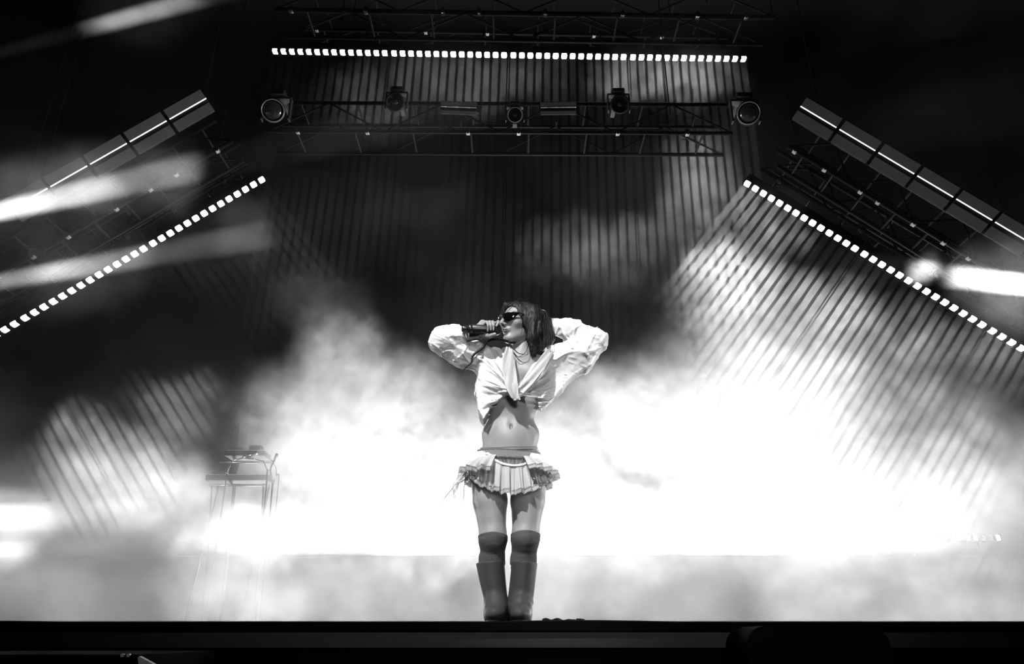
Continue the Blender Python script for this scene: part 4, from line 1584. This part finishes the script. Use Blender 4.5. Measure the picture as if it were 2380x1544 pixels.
for k, (z_, y_, w_, lb) in enumerate(((tz + 0.02, RY - 0.02, 0.80, 'long keyboard on the lower tier of the stand in the smoke'),
                                     (tz + 0.37, RY + 0.12, 0.52, 'short keyboard on the upper tier of the stand in the smoke'))):
    kb = empty('keyboard', (rx, y_, z_), lb, 'keyboard')
    b = B()
    box(b, (0, 0, 0.045), (w_, 0.30, 0.07), 0.008)
    mesh('casing', b, M['gear'], kb)
    b = B()
    nk = int(w_ * 30)
    for i in range(nk):
        box(b, (-w_ * 0.45 + w_ * 0.9 * (i + 0.5) / nk, -0.09, 0.083), (w_ * 0.9 / nk - 0.002, 0.10, 0.012))
    tag(mesh('keys', b, M['cell_off'], kb), kind='stuff')
    for i in range(6):
        b = B()
        rod(b, (-w_ * 0.3 + i * w_ * 0.12, 0.08, 0.078), (-w_ * 0.3 + i * w_ * 0.12, 0.08, 0.10), 0.012, 10)
        mesh('knob', b, M['chrome'], kb, True)
mx = at(555, 1080, RY + 0.25)
t = empty('mast_stand', (mx.x, RY + 0.42, PZ), 'tall thin dark mast standing up behind the keyboards in the smoke', 'stand')
mt_, mm_ = at(558, 986, RY + 0.42), at(553, 1046, RY + 0.42)
b = B()
rod(b, (0, 0, 0.02), (mm_.x - mx.x, 0, mm_.z - PZ), 0.022, 12)
mesh('lower_tube', b, M['gear'], t, True)
b = B()
rod(b, (mm_.x - mx.x, 0, mm_.z - PZ - 0.05), (mt_.x - mx.x, 0, mt_.z - PZ), 0.0165, 12)
mesh('mast', b, M['gear'], t, True)
b = B()
lathe(b, [(0.03, 0.0), (0.20, 0.0), (0.20, 0.012), (0.03, 0.03)], 24)
mesh('base', b, M['gear'], t)
b = B()
rod(b, (mm_.x - mx.x - 0.03, 0, mm_.z - PZ), (mm_.x - mx.x + 0.03, 0, mm_.z - PZ), 0.026, 10)
mesh('clutch', b, M['chrome'], t, True)
ba, bb_ = at(526, 1055, RY + 0.36), at(604, 1043, RY + 0.36)
o_ = Vector((mx.x, RY + 0.42, PZ))
b = B()
rod(b, ba - o_, bb_ - o_, 0.009, 8)
mesh('crossarm', b, M['chrome'], t, True)
# small screen and boxes hung on the rig
sc = at(597, 1050, RY + 0.30)
t = empty('small_screen', sc, 'small flat screen clipped to the right end of the mast crossarm', 'screen')
b = B()
box(b, (0, 0, 0), (0.15, 0.03, 0.11), 0.006)
mesh('casing', b, M['gear'], t)
b = B()
box(b, (0, -0.017, 0), (0.135, 0.004, 0.095))
mesh('panel', b, M['glass'], t)
b = B()
rod(b, (0.0, 0.015, 0.0), (0.0, 0.06, 0.05), 0.008, 8)
mesh('clip', b, M['chrome'], t)
uz = tz + 0.37 + 0.085
for px_, w_, h_, lb in ((590, 0.17, 0.09, 'small square box with white edges on the upper keyboard'), (536, 0.16, 0.06, 'low effects box with knobs on the upper keyboard, left of the mast')):
    c_ = at(px_, 1080, RY + 0.15)
    t = empty('effects_box', (min(max(c_.x, rx - 0.16), rx + 0.16), RY + 0.16, uz + 0.003), lb, 'effects box')
    b = B()
    box(b, (0, 0, h_ / 2), (w_, 0.12, h_), 0.006)
    mesh('casing', b, M['gear'], t)
    for s in (-1, 1):
        b = B()
        box(b, (s * w_ * 0.48, -0.062, h_ / 2), (0.008, 0.006, h_ * 0.9))
        mesh('edge_strip', b, M['chrome'], t)
    for i in range(4):
        b = B()
        rod(b, (-w_ * 0.32 + i * w_ * 0.21, 0, h_ - 0.002), (-w_ * 0.32 + i * w_ * 0.21, 0, h_ + 0.018), 0.011, 10)
        mesh('knob', b, M['chrome'], t, True)
b = B()
tube_strip(b, spline([at(604, 1046, RY + 0.36), at(618, 1058, RY + 0.3), at(640, 1085, RY + 0.2), at(642, 1105, RY + 0.1), at(646, 1135, RY), (at(650, 1135, RY).x, RY - 0.05, 0.008)], 40), 0.007, 6)
tag(mesh('cable', b, M['gear'], None, True), 'thin cable looping down from the right end of the mast crossarm', 'cable')

# microphone booms leaning in over the keyboards
for (pts2, lb) in (([(520, 1160), (528, 1100), (540, 1072), (578, 1060)], 'thin boom stand leaning in over the left end of the keyboards'),
                   ([(628, 1150), (622, 1095), (612, 1072), (584, 1066)], 'thin boom stand leaning in over the right end of the keyboards'),
                   ([(640, 1160), (634, 1120), (628, 1092), (636, 1074)], 'short stand with a small clip right of the keyboards')):
    Yb = RY - 0.32
    P_ = [at(a_, c_, Yb) for a_, c_ in pts2]
    base_ = Vector((P_[0].x, Yb, 0))
    t = empty('boom_stand', base_, lb, 'stand', 'boom stands at the keyboard rig')
    b = B()
    lathe(b, [(0.02, 0.0), (0.13, 0.0), (0.13, 0.012), (0.02, 0.025)], 20)
    mesh('base', b, M['gear'], t)
    b = B()
    rod(b, (0, 0, 0.01), P_[1] - base_, 0.010, 8)
    mesh('pole', b, M['gear'], t, True)
    b = B()
    rod(b, P_[1] - base_, P_[2] - base_, 0.007, 8)
    rod(b, P_[2] - base_, P_[3] - base_, 0.007, 8)
    mesh('boom', b, M['chrome'], t, True)
    b = B()
    rod(b, P_[3] - base_, (P_[3] - base_) + (P_[3] - P_[2]).normalized() * 0.11, 0.016, 10, 0.020)
    mesh('clip', b, M['chrome'], t, True)
    b = B()
    bmesh.ops.create_uvsphere(b, u_segments=10, v_segments=8, radius=0.018, matrix=Matrix.Translation(P_[1] - base_))
    mesh('joint', b, M['chrome'], t, True)
# laptop on the lower keyboard's left end
lp = Vector((rx - 0.22, RY - 0.02, tz + 0.125))
t = empty('laptop', lp, 'open laptop on the lower keyboard, left of the mast', 'laptop')
b = B()
box(b, (0, 0, 0.008), (0.26, 0.18, 0.014), 0.004)
mesh('keyboard_base', b, M['gear'], t)
b = B()
box(b, (0, 0.10, 0.09), (0.26, 0.010, 0.17), 0.004, Matrix.Rotation(math.radians(-14), 4, 'X'))
mesh('lid', b, M['gear'], t)

# ------------------------------------------------------------------ stage edge and pit
b = B()
pts_ = []
for i in range(46):
    t_ = i / 45
    x_ = at(1262 + 98 * t_, 1450, EDGE_Y).x
    pts_.append((x_, EDGE_Y + 0.035 + 0.012 * math.sin(t_ * 9), 0.0060 + 0.0025 * math.sin(t_ * 23) + 0.002 * math.sin(t_ * 7)))
tube_strip(b, pts_, lambda u: 0.0042 + 0.0014 * math.sin(u * 20), 7)
tag(mesh('cable', b, M['black'], None, True), 'short black cable lying along the stage edge right of the boots', 'cable')
b = B()
for i, (px_, s_) in enumerate(((1334, 0.9), (1346, 1.2), (1354, 1.0))):
    c_ = at(px_, 1449, EDGE_Y)
    box(b, (c_.x, EDGE_Y + 0.02, 0.0055 * s_), (0.018 * s_, 0.02, 0.009 * s_), 0.003)
tag(mesh('tape_wad', b, M['black']), 'crumpled black tape at the right end of the cable on the stage edge', 'tape')

# equipment case in the pit at the lower left, its white-edged corner catching the light
cY = -1.25
ct = at(180, 1521.5, cY).z
xl_, xr_ = at(-260, 1530, cY).x, at(322, 1530, cY).x
t = empty('equipment_case', ((xl_ + xr_) / 2, cY + 0.3, -1.8), 'black equipment case in the pit at the lower left corner', 'case')
hc = ct + 1.8
b = B()
box(b, (0, 0, hc / 2), (xr_ - xl_, 0.6, hc), 0.004)
mesh('body', b, M['fascia'], t)
b = B()
box(b, (0, -0.302, hc - 0.004), (xr_ - xl_, 0.006, 0.006))
mesh('edge_rail', b, M['lip'], t)
for px_ in (288, 302):
    b = B()
    box(b, (at(px_, 1522, cY).x - (xl_ + xr_) / 2, -0.306, hc - 0.003), (0.010, 0.012, 0.010), 0.003)
    o = mesh('latch', b, M['paper'], t)
c0, c1, c2 = at(319, 1524, cY), at(361, 1547, cY), at(323, 1552, cY)
b = B()
off_ = Vector(((xl_ + xr_) / 2, cY + 0.3, -1.8))
vs_ = [b.verts.new(Vector((p_.x, cY - dy_, p_.z)) - off_) for dy_ in (-0.02, 0.0) for p_ in (c0, c1, c2)]
b.faces.new((vs_[3], vs_[4], vs_[5]))
b.faces.new((vs_[0], vs_[2], vs_[1]))
for i in range(3):
    j = (i + 1) % 3
    b.faces.new((vs_[i], vs_[j], vs_[3 + j], vs_[3 + i]))
bmesh.ops.recalc_face_normals(b, faces=b.faces[:])
tag(mesh('corner_wedge', b, M['paper'], t), 'pale corner wedge catching the light')

# front-fill loudspeaker standing against the fascia at the lower right
sY = EDGE_Y - 0.30
sl_, sr_ = at(1737, 1500, sY).x, at(2070, 1500, sY).x
stz = at(1900, 1456, sY).z
t = empty('front_speaker', ((sl_ + sr_) / 2, sY + 0.13, -1.8), 'black front-fill loudspeaker with rounded corners against the stage fascia', 'loudspeaker')
hs = stz + 1.8
w_ = sr_ - sl_
b = B()
prof = []
for i in range(7):
    a_ = math.pi / 2 * i / 6
    prof.append((w_ / 2 - 0.07 + 0.07 * math.sin(a_), hs - 0.07 + 0.07 * math.cos(a_)))
outline = [(-x, z) for x, z in prof[::-1]] + prof
outline = [(-x, z) for x, z in prof][::-1] + prof + [(w_ / 2, 0), (-w_ / 2, 0)]
fr = [b.verts.new((x, -0.13, z)) for x, z in outline]
bk = [b.verts.new((x, 0.15, z)) for x, z in outline]
b.faces.new(fr)
b.faces.new(bk[::-1])
for i in range(len(fr)):
    j = (i + 1) % len(fr)
    b.faces.new((fr[j], fr[i], bk[i], bk[j]))
bmesh.ops.recalc_face_normals(b, faces=b.faces[:])
mesh('cabinet', b, M['drape'], t)
b = B()
box(b, (0, -0.133, hs * 0.55), (w_ * 0.9, 0.008, hs * 0.82), 0.003)
mesh('grille', b, M['drape'], t)
